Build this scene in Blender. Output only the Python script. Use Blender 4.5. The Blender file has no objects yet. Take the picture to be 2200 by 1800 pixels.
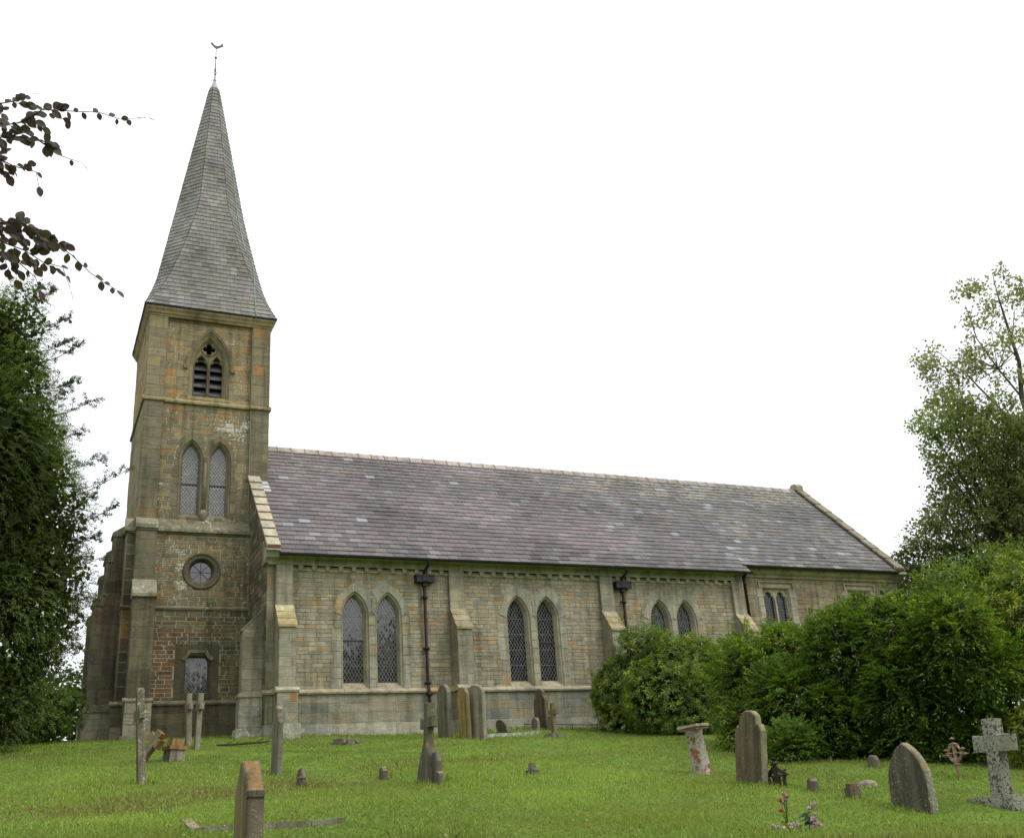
import bpy, math, random
import numpy as np
from mathutils import Vector, Matrix
from mathutils.geometry import tessellate_polygon
random.seed(7); RNG = np.random.default_rng(11)
scene = bpy.context.scene
COL = scene.collection
R = math.radians

# ------------------------------------------------------------------ materials
def new_mat(name):
    m = bpy.data.materials.new(name); m.use_nodes = True
    nt = m.node_tree; nt.nodes.clear()
    out = nt.nodes.new('ShaderNodeOutputMaterial')
    return m, nt, out
def nd(nt, t, **kw):
    n = nt.nodes.new(t)
    for k, v in kw.items():
        if k in n.inputs: n.inputs[k].default_value = v
        else: setattr(n, k, v)
    return n
def mixc(nt, fac, a, b, mode='MIX'):
    n = nt.nodes.new('ShaderNodeMix'); n.data_type = 'RGBA'; n.blend_type = mode
    for s, v in ((n.inputs[0], fac), (n.inputs[6], a), (n.inputs[7], b)):
        if hasattr(v, 'links') or isinstance(v, bpy.types.NodeSocket): nt.links.new(v, s)
        else: s.default_value = v
    return n.outputs[2]
def ramp(nt, src, stops):
    r = nt.nodes.new('ShaderNodeValToRGB'); nt.links.new(src, r.inputs[0])
    el = r.color_ramp.elements
    while len(el) < len(stops): el.new(0.5)
    for e, (p, c) in zip(el, stops):
        e.position = p; e.color = c if len(c) == 4 else (*c, 1)
    return r.outputs[0]
def noise(nt, vec, scale, detail=4, rough=0.6, dist=0.0):
    n = nd(nt, 'ShaderNodeTexNoise', Scale=scale, Detail=detail, Roughness=rough, Distortion=dist)
    nt.links.new(vec, n.inputs['Vector']); return n.outputs['Fac']
def mapping(nt, vec, sc, loc=(0,0,0)):
    m = nd(nt, 'ShaderNodeMapping'); m.inputs['Scale'].default_value = sc; m.inputs['Location'].default_value = loc
    nt.links.new(vec, m.inputs['Vector']); return m.outputs[0]
def math_(nt, op, a, b=None, c=None):
    n = nt.nodes.new('ShaderNodeMath'); n.operation = op
    for s, v in zip(n.inputs, (a, b, c)):
        if v is None: continue
        if isinstance(v, bpy.types.NodeSocket): nt.links.new(v, s)
        else: s.default_value = v
    return n.outputs[0]
G = lambda v: (v, v, v, 1)

def stone_material(name, lichen_col=(.55,.54,.46,1), rough=.92, spots=1.0, stain=1.0, bump=.5, fine=28, green=.35, iron=0., lsc=17, lth=.70, orange=0.):
    m, nt, out = new_mat(name)
    tc = nd(nt, 'ShaderNodeTexCoord').outputs['Object']
    at = nd(nt, 'ShaderNodeAttribute', attribute_name='Col')
    c = at.outputs['Color']
    fine_n = noise(nt, tc, fine, 6, .7)
    c = mixc(nt, 1, c, ramp(nt, fine_n, [(.25, G(.72)), (.5, G(1)), (.78, G(1.22))]), 'MULTIPLY')
    bed = noise(nt, mapping(nt, tc, (2.2, 2.2, 30)), 1.0, 4, .65, .6)
    c = mixc(nt, .15 if orange else 1, c, ramp(nt, bed, [(.3, G(.78)), (.5, G(1)), (.72, G(1.15))]), 'MULTIPLY')
    big = noise(nt, tc, .55, 5, .65)
    c = mixc(nt, 1, c, ramp(nt, big, [(.3, (1-.42*stain, 1-.42*stain, 1-.46*stain)), (.52, (1, 1, 1)), (.75, (1.1, 1.1, 1.08))]), 'MULTIPLY')
    streak = noise(nt, mapping(nt, tc, (5, 5, .35)), 1.0, 5, .6)
    c = mixc(nt, .8*stain, c, ramp(nt, streak, [(.36, (.5, .49, .45)), (.52, (1, 1, 1))]), 'MULTIPLY')
    if iron:
        io = noise(nt, mapping(nt, tc, (1.3, 1.3, 4.5)), 1.5, 6, .7, .6)
        c = mixc(nt, math_(nt, 'MULTIPLY', ramp(nt, io, [(.54, G(0)), (.68, G(1))]), iron), c, (.36,.215,.095,1))
        pt = noise(nt, tc, 4.5, 6, .72)
        c = mixc(nt, 1, c, ramp(nt, pt, [(.3, (.76,.76,.74)), (.5, (1,1,1)), (.72, (1.18,1.16,1.1))]), 'MULTIPLY')
    mid = noise(nt, tc, 1.7, 6, .7)
    gf = math_(nt, 'MULTIPLY', ramp(nt, mid, [(.48, G(0)), (.7, G(1))]), green)
    c = mixc(nt, gf, c, (.16, .17, .09, 1))
    # pale lichen blotches: amount comes from the alpha of the colour attribute
    ln = noise(nt, tc, lsc, 5, .68, .4)
    lp = noise(nt, tc, 2.1, 3, .6)
    amt = math_(nt, 'ADD', math_(nt, 'MULTIPLY', at.outputs['Alpha'], .26), math_(nt, 'MULTIPLY', math_(nt, 'SUBTRACT', lp, .5), .34))
    th = math_(nt, 'ADD', ln, amt)
    lf = math_(nt, 'MULTIPLY', ramp(nt, th, [(lth, G(0)), (lth+.035, G(1))]), .85*spots)
    c = mixc(nt, lf, c, lichen_col)
    if orange:
        ge = nd(nt, 'ShaderNodeNewGeometry'); sx = nd(nt, 'ShaderNodeSeparateXYZ'); nt.links.new(ge.outputs['True Normal'], sx.inputs[0])
        on = noise(nt, tc, 9, 6, .75, .5)
        of = math_(nt, 'MULTIPLY', ramp(nt, math_(nt, 'ADD', on, math_(nt, 'MULTIPLY', sx.outputs[2], .16)), [(.60, G(0)), (.68, G(1))]), orange)
        c = mixc(nt, of, c, (.30,.17,.055,1))
        dn = noise(nt, mapping(nt, tc, (1, 1, .3)), 11, 5, .7)
        c = mixc(nt, 1, c, ramp(nt, dn, [(.32, (.62,.60,.55)), (.55, (1,1,1)), (.75, (1.2,1.2,1.15))]), 'MULTIPLY')
    b = nd(nt, 'ShaderNodeBsdfPrincipled', Roughness=rough)
    b.inputs['Specular IOR Level'].default_value = .25
    nt.links.new(c, b.inputs['Base Color'])
    bp = nd(nt, 'ShaderNodeBump', Strength=bump, Distance=.02)
    hh = math_(nt, 'ADD', fine_n, math_(nt, 'MULTIPLY', bed, .1 if orange else .8))
    nt.links.new(hh, bp.inputs['Height']); nt.links.new(bp.outputs[0], b.inputs['Normal'])
    nt.links.new(b.outputs[0], out.inputs[0]); return m

def slate_material(name):
    m, nt, out = new_mat(name)
    tc = nd(nt, 'ShaderNodeTexCoord').outputs['Object']
    at = nd(nt, 'ShaderNodeAttribute', attribute_name='Col')
    c = at.outputs['Color']
    f = noise(nt, tc, 22, 5, .7)
    c = mixc(nt, 1, c, ramp(nt, f, [(.28, G(.72)), (.5, G(1)), (.75, G(1.25))]), 'MULTIPLY')
    big = noise(nt, tc, .5, 5, .7)
    c = mixc(nt, 1, c, ramp(nt, big, [(.32, G(.74)), (.5, G(1)), (.72, G(1.14))]), 'MULTIPLY')
    l = noise(nt, tc, 9, 6, .75, .5); l2 = noise(nt, tc, .8, 4, .6)
    th = math_(nt, 'ADD', math_(nt, 'ADD', l, math_(nt, 'MULTIPLY', math_(nt, 'SUBTRACT', l2, .5), .5)), math_(nt, 'MULTIPLY', at.outputs['Alpha'], .3))
    lf = math_(nt, 'MULTIPLY', ramp(nt, th, [(.66, G(0)), (.8, G(1))]), .65)
    c = mixc(nt, lf, c, (.30, .27, .17, 1))
    w = noise(nt, tc, 40, 4, .7)
    wf = math_(nt, 'MULTIPLY', ramp(nt, math_(nt, 'ADD', w, math_(nt, 'MULTIPLY', l2, .15)), [(.72, G(0)), (.78, G(1))]), .5)
    c = mixc(nt, wf, c, (.42, .42, .38, 1))
    b = nd(nt, 'ShaderNodeBsdfPrincipled', Roughness=.62)
    b.inputs['Specular IOR Level'].default_value = .35
    nt.links.new(c, b.inputs['Base Color'])
    bp = nd(nt, 'ShaderNodeBump', Strength=.35, Distance=.01)
    nt.links.new(f, bp.inputs['Height']); nt.links.new(bp.outputs[0], b.inputs['Normal'])
    nt.links.new(b.outputs[0], out.inputs[0]); return m

def leaf_material(name, trans=.3, rough=.45, spec=.4, tint=(1.25, 1.3, .6)):
    m, nt, out = new_mat(name)
    at = nd(nt, 'ShaderNodeAttribute', attribute_name='Col')
    b = nd(nt, 'ShaderNodeBsdfPrincipled', Roughness=rough)
    b.inputs['Specular IOR Level'].default_value = spec
    nt.links.new(at.outputs['Color'], b.inputs['Base Color'])
    t = nd(nt, 'ShaderNodeBsdfTranslucent')
    nt.links.new(mixc(nt, 1, at.outputs['Color'], (*tint, 1), 'MULTIPLY'), t.inputs[0])
    mx = nd(nt, 'ShaderNodeMixShader', Fac=trans)
    nt.links.new(b.outputs[0], mx.inputs[1]); nt.links.new(t.outputs[0], mx.inputs[2])
    nt.links.new(mx.outputs[0], out.inputs[0]); return m

def attr_paint(name, rough=.6):
    m, nt, out = new_mat(name)
    at = nd(nt, 'ShaderNodeAttribute', attribute_name='Col')
    tc = nd(nt, 'ShaderNodeTexCoord').outputs['Object']
    c = mixc(nt, 1, at.outputs['Color'], ramp(nt, noise(nt, tc, 9, 4, .6), [(.3, G(.6)), (.7, G(1.3))]), 'MULTIPLY')
    b = nd(nt, 'ShaderNodeBsdfPrincipled', Roughness=rough); nt.links.new(c, b.inputs['Base Color']); nt.links.new(b.outputs[0], out.inputs[0]); return m
def simple(name, col, rough=.6, metal=0, spec=.4, var=.25, scale=12, col2=None, thr=.55, bump=.2):
    m, nt, out = new_mat(name)
    tc = nd(nt, 'ShaderNodeTexCoord').outputs['Object']
    n = noise(nt, tc, scale, 5, .65)
    c = ramp(nt, n, [(.3, tuple(x*(1-var) for x in col)), (.7, tuple(min(1, x*(1+var)) for x in col))])
    if col2:
        n2 = noise(nt, tc, scale*.4, 5, .7)
        c = mixc(nt, ramp(nt, n2, [(thr-.06, G(0)), (thr+.06, G(1))]), c, (*col2, 1))
    b = nd(nt, 'ShaderNodeBsdfPrincipled', Roughness=rough, Metallic=metal)
    b.inputs['Specular IOR Level'].default_value = spec
    nt.links.new(c, b.inputs['Base Color'])
    bp = nd(nt, 'ShaderNodeBump', Strength=bump, Distance=.01)
    nt.links.new(n, bp.inputs['Height']); nt.links.new(bp.outputs[0], b.inputs['Normal'])
    nt.links.new(b.outputs[0], out.inputs[0]); return m

def glass_material(name, col, ior, rough, wob):
    m, nt, out = new_mat(name)
    tc = nd(nt, 'ShaderNodeTexCoord').outputs['Object']
    # diamond quarries, each tilted a little: rotate the (x,z) plane into diamond cells
    sx = nd(nt, 'ShaderNodeSeparateXYZ'); nt.links.new(tc, sx.inputs[0])
    u = math_(nt, 'MULTIPLY', sx.outputs[0], 1/.09); v = math_(nt, 'MULTIPLY', sx.outputs[2], 1/.15)
    a = math_(nt, 'FLOOR', math_(nt, 'ADD', u, v)); c_ = math_(nt, 'FLOOR', math_(nt, 'SUBTRACT', u, v))
    cb = nd(nt, 'ShaderNodeCombineXYZ'); nt.links.new(a, cb.inputs[0]); nt.links.new(c_, cb.inputs[1])
    wn = nd(nt, 'ShaderNodeTexWhiteNoise'); nt.links.new(cb.outputs[0], wn.inputs['Vector'])
    ge = nd(nt, 'ShaderNodeNewGeometry')
    vm = nd(nt, 'ShaderNodeVectorMath', operation='SUBTRACT'); nt.links.new(wn.outputs['Color'], vm.inputs[0]); vm.inputs[1].default_value = (.5, .5, .5)
    vs = nd(nt, 'ShaderNodeVectorMath', operation='SCALE'); nt.links.new(vm.outputs[0], vs.inputs[0]); vs.inputs['Scale'].default_value = wob
    va = nd(nt, 'ShaderNodeVectorMath', operation='ADD'); nt.links.new(ge.outputs['Normal'], va.inputs[0]); nt.links.new(vs.outputs[0], va.inputs[1])
    vn = nd(nt, 'ShaderNodeVectorMath', operation='NORMALIZE'); nt.links.new(va.outputs[0], vn.inputs[0])
    b = nd(nt, 'ShaderNodeBsdfPrincipled', Roughness=rough, IOR=ior)
    n = noise(nt, tc, 6, 3, .6)
    nt.links.new(ramp(nt, n, [(.3, tuple(x*.7 for x in col)), (.7, tuple(x*1.3 for x in col))]), b.inputs['Base Color'])
    nt.links.new(vn.outputs[0], b.inputs['Normal'])
    nt.links.new(b.outputs[0], out.inputs[0]); return m

M = {}
M['stone'] = stone_material('church_sandstone', stain=.8, green=.18, iron=.28, lth=.72)
M['tower'] = stone_material('tower_sandstone', stain=.95, spots=1.0, green=.30, iron=.22)
M['grave'] = stone_material('headstone_stone', stain=1.0, bump=.6, fine=40, green=.35, lichen_col=(.46,.46,.37,1), lsc=34, lth=.745, orange=.6)
M['slate'] = slate_material('roof_slate')
M['iron'] = simple('cast_iron', (.012,.011,.011), .5, 0, .4, .4, 20)
M['rustpipe'] = simple('rusty_brown_pipe', (.022,.010,.008), .6, 0, .3, .4, 15, (.035,.024,.02), .58)
M['gutter'] = simple('black_gutter', (.018,.017,.017), .55, 0, .4, .4, 9)
M['lead'] = simple('lead_grey', (.36,.37,.38), .6, 0, .4, .3, 14)
M['vane'] = simple('weathered_vane_iron', (.10,.105,.13), .6, 0, .4, .3, 14)
M['lattice'] = attr_paint('window_lattice')
M['glass_dark'] = glass_material('dark_leaded_glass', (.008,.010,.011), 1.5, .06, .06)
M['glass_grey'] = glass_material('grey_leaded_glass', (.018,.020,.020), 2.0, .05, .022)
M['glass_pale'] = glass_material('pale_leaded_glass', (.060,.063,.054), 1.7, .16, .06)
M['louvre'] = simple('weathered_louvre', (.14,.135,.14), .85, 0, .2, .3, 10)
M['void'] = simple('dark_interior', (.004,.004,.005), .95, 0, .05, .1, 5)
M['copper'] = simple('green_copper_strip', (.26,.40,.31), .7, 0, .2, .3, 8)
M['rust'] = simple('rusted_iron', (.045,.035,.028), .8, 0, .2, .5, 30, (.11,.055,.03), .6, bump=.5)
M['rustpink'] = simple('flaking_painted_iron', (.26,.17,.12), .8, 0, .2, .4, 30, (.38,.34,.28), .58, bump=.5)
M['bark'] = simple('bark', (.05,.042,.033), .9, 0, .1, .4, 14, bump=.8)
M['barkbirch'] = simple('birch_bark', (.11,.10,.09), .85, 0, .1, .5, 6, (.24,.23,.21), .6, bump=.6)
M['twig'] = simple('twig_bark', (.04,.025,.022), .8, 0, .2, .3, 30)
M['leaf'] = leaf_material('evergreen_leaf', .38, .58, .15, (1.35, 1.45, .5))
M['leaf_soft'] = leaf_material('broad_leaf', .42, .6, .18, (1.3, 1.4, .5))
M['leaf_beech'] = leaf_material('copper_beech_leaf', .4, .5, .3, (1.2, .95, .75))
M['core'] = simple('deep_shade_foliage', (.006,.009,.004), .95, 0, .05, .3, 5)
M['grass'] = leaf_material('grass_blade', .35, .6, .25, (1.2, 1.25, .6))
M['petal'] = leaf_material('petal', .3, .6, .2, (1.1, .9, .9))

# ------------------------------------------------------------------ helpers
def tag(o, label=None, cat=None, group=None, kind=None):
    if label: o['label'] = label
    if cat: o['category'] = cat
    if group: o['group'] = group
    if kind: o['kind'] = kind
    return o
def empty(name, loc=(0,0,0), rot=(0,0,0)):
    o = bpy.data.objects.new(name, None); COL.objects.link(o)
    o.location = loc; o.rotation_euler = rot; o.empty_display_size = .3; return o

class MB:
    def __init__(s): s.v = []; s.f = []; s.c = []; s.m = []; s.sm = []
    def face(s, pts, col=(.5,.5,.5,0), mi=0, smooth=False):
        i = len(s.v); s.v += [tuple(p) for p in pts]; s.f.append(tuple(range(i, i+len(pts))))
        s.c.append(col if len(col) == 4 else (*col, 0)); s.m.append(mi); s.sm.append(smooth)
    def raw(s, vs, fs, col, mi=0, smooth=False):
        i = len(s.v); s.v += [tuple(p) for p in vs]
        for f in fs:
            s.f.append(tuple(i+k for k in f)); s.c.append(col if len(col) == 4 else (*col, 0)); s.m.append(mi); s.sm.append(smooth)
    def box(s, p0, p1, col=(.5,.5,.5,0), mi=0, b=0.0):
        (x0,y0,z0), (x1,y1,z1) = p0, p1
        vs = [(x0,y0,z0),(x1,y0,z0),(x1,y1,z0),(x0,y1,z0),(x0,y0,z1),(x1,y0,z1),(x1,y1,z1),(x0,y1,z1)]
        s.raw(vs, [(0,3,2,1),(4,5,6,7),(0,1,5,4),(1,2,6,5),(2,3,7,6),(3,0,4,7)], col, mi)
    def prism(s, poly, ax, a0, a1, col, mi=0, capcol=None):
        # poly: 2D points in the plane normal to axis ax ('x': (y,z); 'y': (x,z); 'z': (x,y))
        def P(p, a): return {'x': (a, p[0], p[1]), 'y': (p[0], a, p[1]), 'z': (p[0], p[1], a)}[ax]
        n = len(poly)
        for i in range(n):
            j = (i+1) % n; s.face([P(poly[i],a0), P(poly[j],a0), P(poly[j],a1), P(poly[i],a1)], col, mi)
        s.face([P(p,a0) for p in poly], capcol or col, mi); s.face([P(p,a1) for p in reversed(poly)], capcol or col, mi)
    def tube(s, pts, rad, col=(.5,.5,.5,0), seg=8, mi=0, smooth=True, caps=True):
        pts = [Vector(p) for p in pts]; n = len(pts)
        rad = rad if hasattr(rad, '__len__') else [rad]*n
        rings = []
        up = Vector((.13, .2, 1)).normalized()
        for i in range(n):
            d = (pts[min(i+1,n-1)]-pts[max(i-1,0)]).normalized()
            a = d.cross(up)
            if a.length < .05: a = d.cross(Vector((1,0,0)))
            a.normalize(); b = d.cross(a)
            rings.append([pts[i]+(a*math.cos(t)+b*math.sin(t))*rad[i] for t in [2*math.pi*k/seg for k in range(seg)]])
        base = len(s.v); s.v += [tuple(p) for r in rings for p in r]
        cc = col if len(col) == 4 else (*col, 0)
        for i in range(n-1):
            for k in range(seg):
                k2 = (k+1) % seg
                s.f.append((base+i*seg+k, base+i*seg+k2, base+(i+1)*seg+k2, base+(i+1)*seg+k)); s.c.append(cc); s.m.append(mi); s.sm.append(smooth)
        if caps:
            s.f.append(tuple(base+k for k in reversed(range(seg)))); s.c.append(cc); s.m.append(mi); s.sm.append(False)
            s.f.append(tuple(base+(n-1)*seg+k for k in range(seg))); s.c.append(cc); s.m.append(mi); s.sm.append(False)
    def lathe(s, prof, loc, col, seg=16, mi=0, smooth=True):
        base = len(s.v); n = len(prof); cc = col if len(col) == 4 else (*col, 0)
        for r, z in prof:
            for k in range(seg):
                t = 2*math.pi*k/seg; s.v.append((loc[0]+r*math.cos(t), loc[1]+r*math.sin(t), loc[2]+z))
        for i in range(n-1):
            for k in range(seg):
                k2 = (k+1) % seg
                s.f.append((base+i*seg+k, base+i*seg+k2, base+(i+1)*seg+k2, base+(i+1)*seg+k)); s.c.append(cc); s.m.append(mi); s.sm.append(smooth)
        s.f.append(tuple(base+(n-1)*seg+k for k in range(seg))); s.c.append(cc); s.m.append(mi); s.sm.append(False)
    def build(s, name, mats, parent=None, loc=None, rot=None):
        me = bpy.data.meshes.new(name); me.from_pydata(s.v, [], s.f)
        mats = mats if isinstance(mats, (list, tuple)) else [mats]
        for m in mats: me.materials.append(m)
        n = len(s.f)
        me.polygons.foreach_set('material_index', s.m); me.polygons.foreach_set('use_smooth', s.sm)
        ca = me.color_attributes.new('Col', 'FLOAT_COLOR', 'CORNER')
        lt = np.array([len(f) for f in s.f]); ca.data.foreach_set('color', np.repeat(np.array(s.c, dtype=np.float32), lt, axis=0).ravel())
        me.update()
        o = bpy.data.objects.new(name, me); COL.objects.link(o)
        if parent: o.parent = parent
        if loc: o.location = loc
        if rot: o.rotation_euler = rot
        return o

def np_mesh(name, V, Fq, C, mats, parent=None, midx=None, smooth=False):
    """V (n,3), Fq (m,k) all faces with k corners, C (m,4)"""
    me = bpy.data.meshes.new(name)
    m, k = Fq.shape
    me.vertices.add(len(V)); me.vertices.foreach_set('co', V.astype(np.float32).ravel())
    me.loops.add(m*k); me.loops.foreach_set('vertex_index', Fq.astype(np.int32).ravel())
    me.polygons.add(m); me.polygons.foreach_set('loop_start', np.arange(0, m*k, k, dtype=np.int32))
    mats = mats if isinstance(mats, (list, tuple)) else [mats]
    for x in mats: me.materials.append(x)
    if midx is not None: me.polygons.foreach_set('material_index', midx.astype(np.int32))
    if smooth: me.polygons.foreach_set('use_smooth', np.ones(m, bool))
    ca = me.color_attributes.new('Col', 'FLOAT_COLOR', 'CORNER')
    ca.data.foreach_set('color', np.repeat(C.astype(np.float32), k, axis=0).ravel())
    me.update(calc_edges=True); me.validate()
    o = bpy.data.objects.new(name, me); COL.objects.link(o)
    if parent: o.parent = parent
    return o

def jit(c, a=.12, al=None):
    k = 1+random.uniform(-a, a); h = random.uniform(-.03, .03)
    return (max(0, c[0]*k*(1+h)), max(0, c[1]*k), max(0, c[2]*k*(1-h)), al if al is not None else (c[3] if len(c) > 3 else 0))
def pick(pal):
    t = random.uniform(0, sum(w for _, w in pal))
    for c, w in pal:
        t -= w
        if t <= 0: return c
    return pal[-1][0]

# ------------------------------------------------------------------ the lie of the land
def hump(x, y, cx, cy, rx, ry, h):
    return h*np.exp(-(((x-cx)/rx)**2+((y-cy)/ry)**2))
def ground_z(x, y):
    x = np.asarray(x, float); y = np.asarray(y, float)
    z = np.where(y < 0, .155*y, np.where(y < 3, .12*y, .36+.05*np.minimum(y-3, 12)))
    z = np.where(y < -32, .155*-32+.02*(y+32), z)
    z = np.where(y < -150, .155*-32+.02*-118, z)
    fade = np.clip((y+26)/4, 0, 1)*np.clip((1.0-y)/2, 0, 1)*np.exp(-((x-1)/16.)**4)
    und = .035*np.sin(x*1.3+y*.7)+.03*np.sin(x*.8-y*1.1+1.3)+.018*np.sin(2.6*x+1.9*y)
    z = z+fade*(und*.8+hump(x,y,4.2,-5.6,1.6,.9,.16)+hump(x,y,1.6,-6.2,1.3,.6,.05)+hump(x,y,6.5,-6.0,1.2,.9,.10)-hump(x,y,3.9,-7.2,1.8,.6,.06))
    return z
def gz(x, y): return float(ground_z(x, y))

# ------------------------------------------------------------------ stone masonry
class Frame:
    """wall frame: u along the wall, z up, d out of the wall"""
    def __init__(s, side, pos): s.side = side; s.pos = pos
    def __call__(s, u, z, d=0.0):
        if s.side == 'S': return (u, s.pos-d, z)
        if s.side == 'N': return (-u, s.pos+d, z)
        if s.side == 'W': return (s.pos-d, -u, z)
        if s.side == 'E': return (s.pos+d, u, z)

def block(mb, fr, q, d, col, b=.007, mi=0):
    """one stone: outline q (4 (u,z) points, counter-clockwise seen from outside), proud by d"""
    cu = sum(p[0] for p in q)/len(q); cz = sum(p[1] for p in q)/len(q)
    inn = []
    for u, z in q:
        du, dz = cu-u, cz-z; l = math.hypot(du, dz) or 1
        k = min(b*1.4/l, .4); inn.append((u+du*k, z+dz*k))
    n = len(q)
    v = [fr(u, z, -.004) for u, z in q]+[fr(u, z, d) for u, z in inn]
    f = [tuple(range(n, 2*n))]+[(i, (i+1) % n, n+(i+1) % n, n+i) for i in range(n)]
    mb.raw(v, f, col, mi)

def masonry(mb, fr, u0, u1, z0, z1, pal, course=(.085,.125), length=(.18,.46), blocked=None, proud=(.004,.013), joint=.010, al=0., fade=None):
    z = z0
    while z < z1-.02:
        h = random.uniform(*course)
        if z+h > z1-.05: h = z1-z
        if h > course[1]*1.7: h *= .5
        spans = [(u0, u1)]
        if blocked:
            for a, b in blocked(z+h/2):
                ns = []
                for s0, s1 in spans:
                    if b <= s0 or a >= s1: ns.append((s0, s1)); continue
                    if a > s0: ns.append((s0, a))
                    if b < s1: ns.append((b, s1))
                spans = ns
        for s0, s1 in spans:
            u = s0
            first = True
            while u < s1-1e-4:
                l = random.uniform(*length)*(random.uniform(.4, 1) if first else 1); first = False
                if u+l > s1-.10: l = s1-u
                c = pick(pal); c = jit(c, .12, al if not callable(al) else al(u, z))
                if fade: k = fade(u, z); c = (c[0]*k[0], c[1]*k[1], c[2]*k[2], c[3])
                j = joint/2
                if l > .03:
                    w = [random.uniform(-.003, .003) for _ in range(4)]
                    block(mb, fr, [(u+j, z+j+w[0]), (u+l-j, z+j+w[1]), (u+l-j, z+h-j+w[2]), (u+j, z+h-j+w[3])], random.uniform(*proud), c)
                u += l
        z += h

def panel(mb, fr, outer, holes, col, d=0.0, mi=0):
    loops = [[Vector((p[0], p[1], 0)) for p in outer]]+[[Vector((p[0], p[1], 0)) for p in h] for h in holes]
    flat = [p for l in loops for p in l]
    base = len(mb.v); mb.v += [fr(p.x, p.y, d) for p in flat]
    cc = col if len(col) == 4 else (*col, 0)
    for t in tessellate_polygon(loops):
        a, b, c = (flat[i] for i in t)
        if (b.x-a.x)*(c.y-a.y)-(b.y-a.y)*(c.x-a.x) < 0: t = (t[0], t[2], t[1])
        mb.f.append(tuple(base+i for i in t)); mb.c.append(cc); mb.m.append(mi); mb.sm.append(False)

def lancet(cu, a0, a, zb, zs, rise, seg=9):
    """pointed-arch outline of half width a, concentric with one of half width a0 and the given rise"""
    r0 = (a0*a0+rise*rise)/(2*a0); c = r0-a0; r = r0-(a0-a)
    ph = math.acos(max(-1, min(1, c/r))); pts = [(cu-a, zb)]
    for i in range(seg): t = ph*i/seg; pts.append((cu+c-r*math.cos(t), zs+r*math.sin(t)))
    apex = zs+r*math.sin(ph); pts.append((cu, apex))
    for i in reversed(range(seg)): t = ph*i/seg; pts.append((cu-c+r*math.cos(t), zs+r*math.sin(t)))
    pts.append((cu+a, zb)); return pts
def loft(mb, fr, loops, col, smooth=False, closed=True, mi=0):
    """loops: list of (outline, depth)"""
    for (A, da), (B, db) in zip(loops[:-1], loops[1:]):
        n = len(A)
        for i in range(n if closed else n-1):
            j = (i+1) % n
            mb.face([fr(*A[i], da), fr(*A[j], da), fr(*B[j], db), fr(*B[i], db)], jit(col, .06) if not smooth else col, mi)
def span_at(poly, z):
    xs = []
    n = len(poly)
    for i in range(n):
        (x0, z0), (x1, z1) = poly[i], poly[(i+1) % n]
        if (z0 <= z < z1) or (z1 <= z < z0): xs.append(x0+(z-z0)/(z1-z0)*(x1-x0))
    return (min(xs), max(xs)) if len(xs) >= 2 else None
def clip_seg(poly, p, q):
    """clip segment to a convex polygon"""
    t0, t1 = 0., 1.; d = (q[0]-p[0], q[1]-p[1]); n = len(poly)
    area = sum(poly[i][0]*poly[(i+1)%n][1]-poly[(i+1)%n][0]*poly[i][1] for i in range(n))
    sg = 1 if area > 0 else -1
    for i in range(n):
        a, b = poly[i], poly[(i+1) % n]; e = (b[0]-a[0], b[1]-a[1]); nrm = (-e[1]*sg, e[0]*sg)
        num = nrm[0]*(p[0]-a[0])+nrm[1]*(p[1]-a[1]); den = nrm[0]*d[0]+nrm[1]*d[1]
        if abs(den) < 1e-9:
            if num < 0: return None
            continue
        t = -num/den
        if den > 0: t0 = max(t0, t)
        else: t1 = min(t1, t)
    if t0 >= t1: return None
    return ((p[0]+d[0]*t0, p[1]+d[1]*t0), (p[0]+d[0]*t1, p[1]+d[1]*t1))
def flat_bar(mb, fr, a, b, w, d, th, col):
    du, dz = b[0]-a[0], b[1]-a[1]; l = math.hypot(du, dz)
    if l < .004: return
    if w < .01: a = (a[0]+random.uniform(-.004, .004), a[1]+random.uniform(-.004, .004)); b = (b[0]+random.uniform(-.004, .004), b[1]+random.uniform(-.004, .004)); w *= random.uniform(.75, 1.2)
    nu, nz = -dz/l*w/2, du/l*w/2
    q = [(a[0]-nu, a[1]-nz), (b[0]-nu, b[1]-nz), (b[0]+nu, b[1]+nz), (a[0]+nu, a[1]+nz)]
    mb.face([fr(u, z, d+th) for u, z in q], col)
    for i in range(4):
        j = (i+1) % 4; mb.face([fr(*q[i], d), fr(*q[j], d), fr(*q[j], d+th), fr(*q[i], d+th)], col)
def lattice(mb, fr, poly, d, dw=.09, dh=.15, w=.008, col=(.3,.3,.3,0), square=False):
    us = [p[0] for p in poly]; zs = [p[1] for p in poly]; u0, u1, z0, z1 = min(us), max(us), min(zs), max(zs)
    if square:
        u = math.floor(u0/dw)*dw
        while u < u1:
            s = clip_seg(poly, (u, z0-1), (u, z1+1)); u += dw
            if s: flat_bar(mb, fr, *s, w, d, .005, col)
        z = z0
        while z < z1:
            s = clip_seg(poly, (u0-1, z), (u1+1, z)); z += dh
            if s: flat_bar(mb, fr, *s, w, d, .005, col)
        return
    k0 = math.floor((u0/dw)-(z1/dh))-1; k1 = math.ceil((u1/dw)-(z0/dh))+1
    for k in range(k0, k1):      # u/dw - z/dh = k
        s = clip_seg(poly, (dw*(k+(z0-1)/dh), z0-1), (dw*(k+(z1+1)/dh), z1+1))
        if s: flat_bar(mb, fr, *s, w, d, .004, col)
    k0 = math.floor((u0/dw)+(z0/dh))-1; k1 = math.ceil((u1/dw)+(z1/dh))+1
    for k in range(k0, k1):
        s = clip_seg(poly, (dw*(k-(z0-1)/dh), z0-1), (dw*(k-(z1+1)/dh), z1+1))
        if s: flat_bar(mb, fr, *s, w, d, .0045, col)

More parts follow.
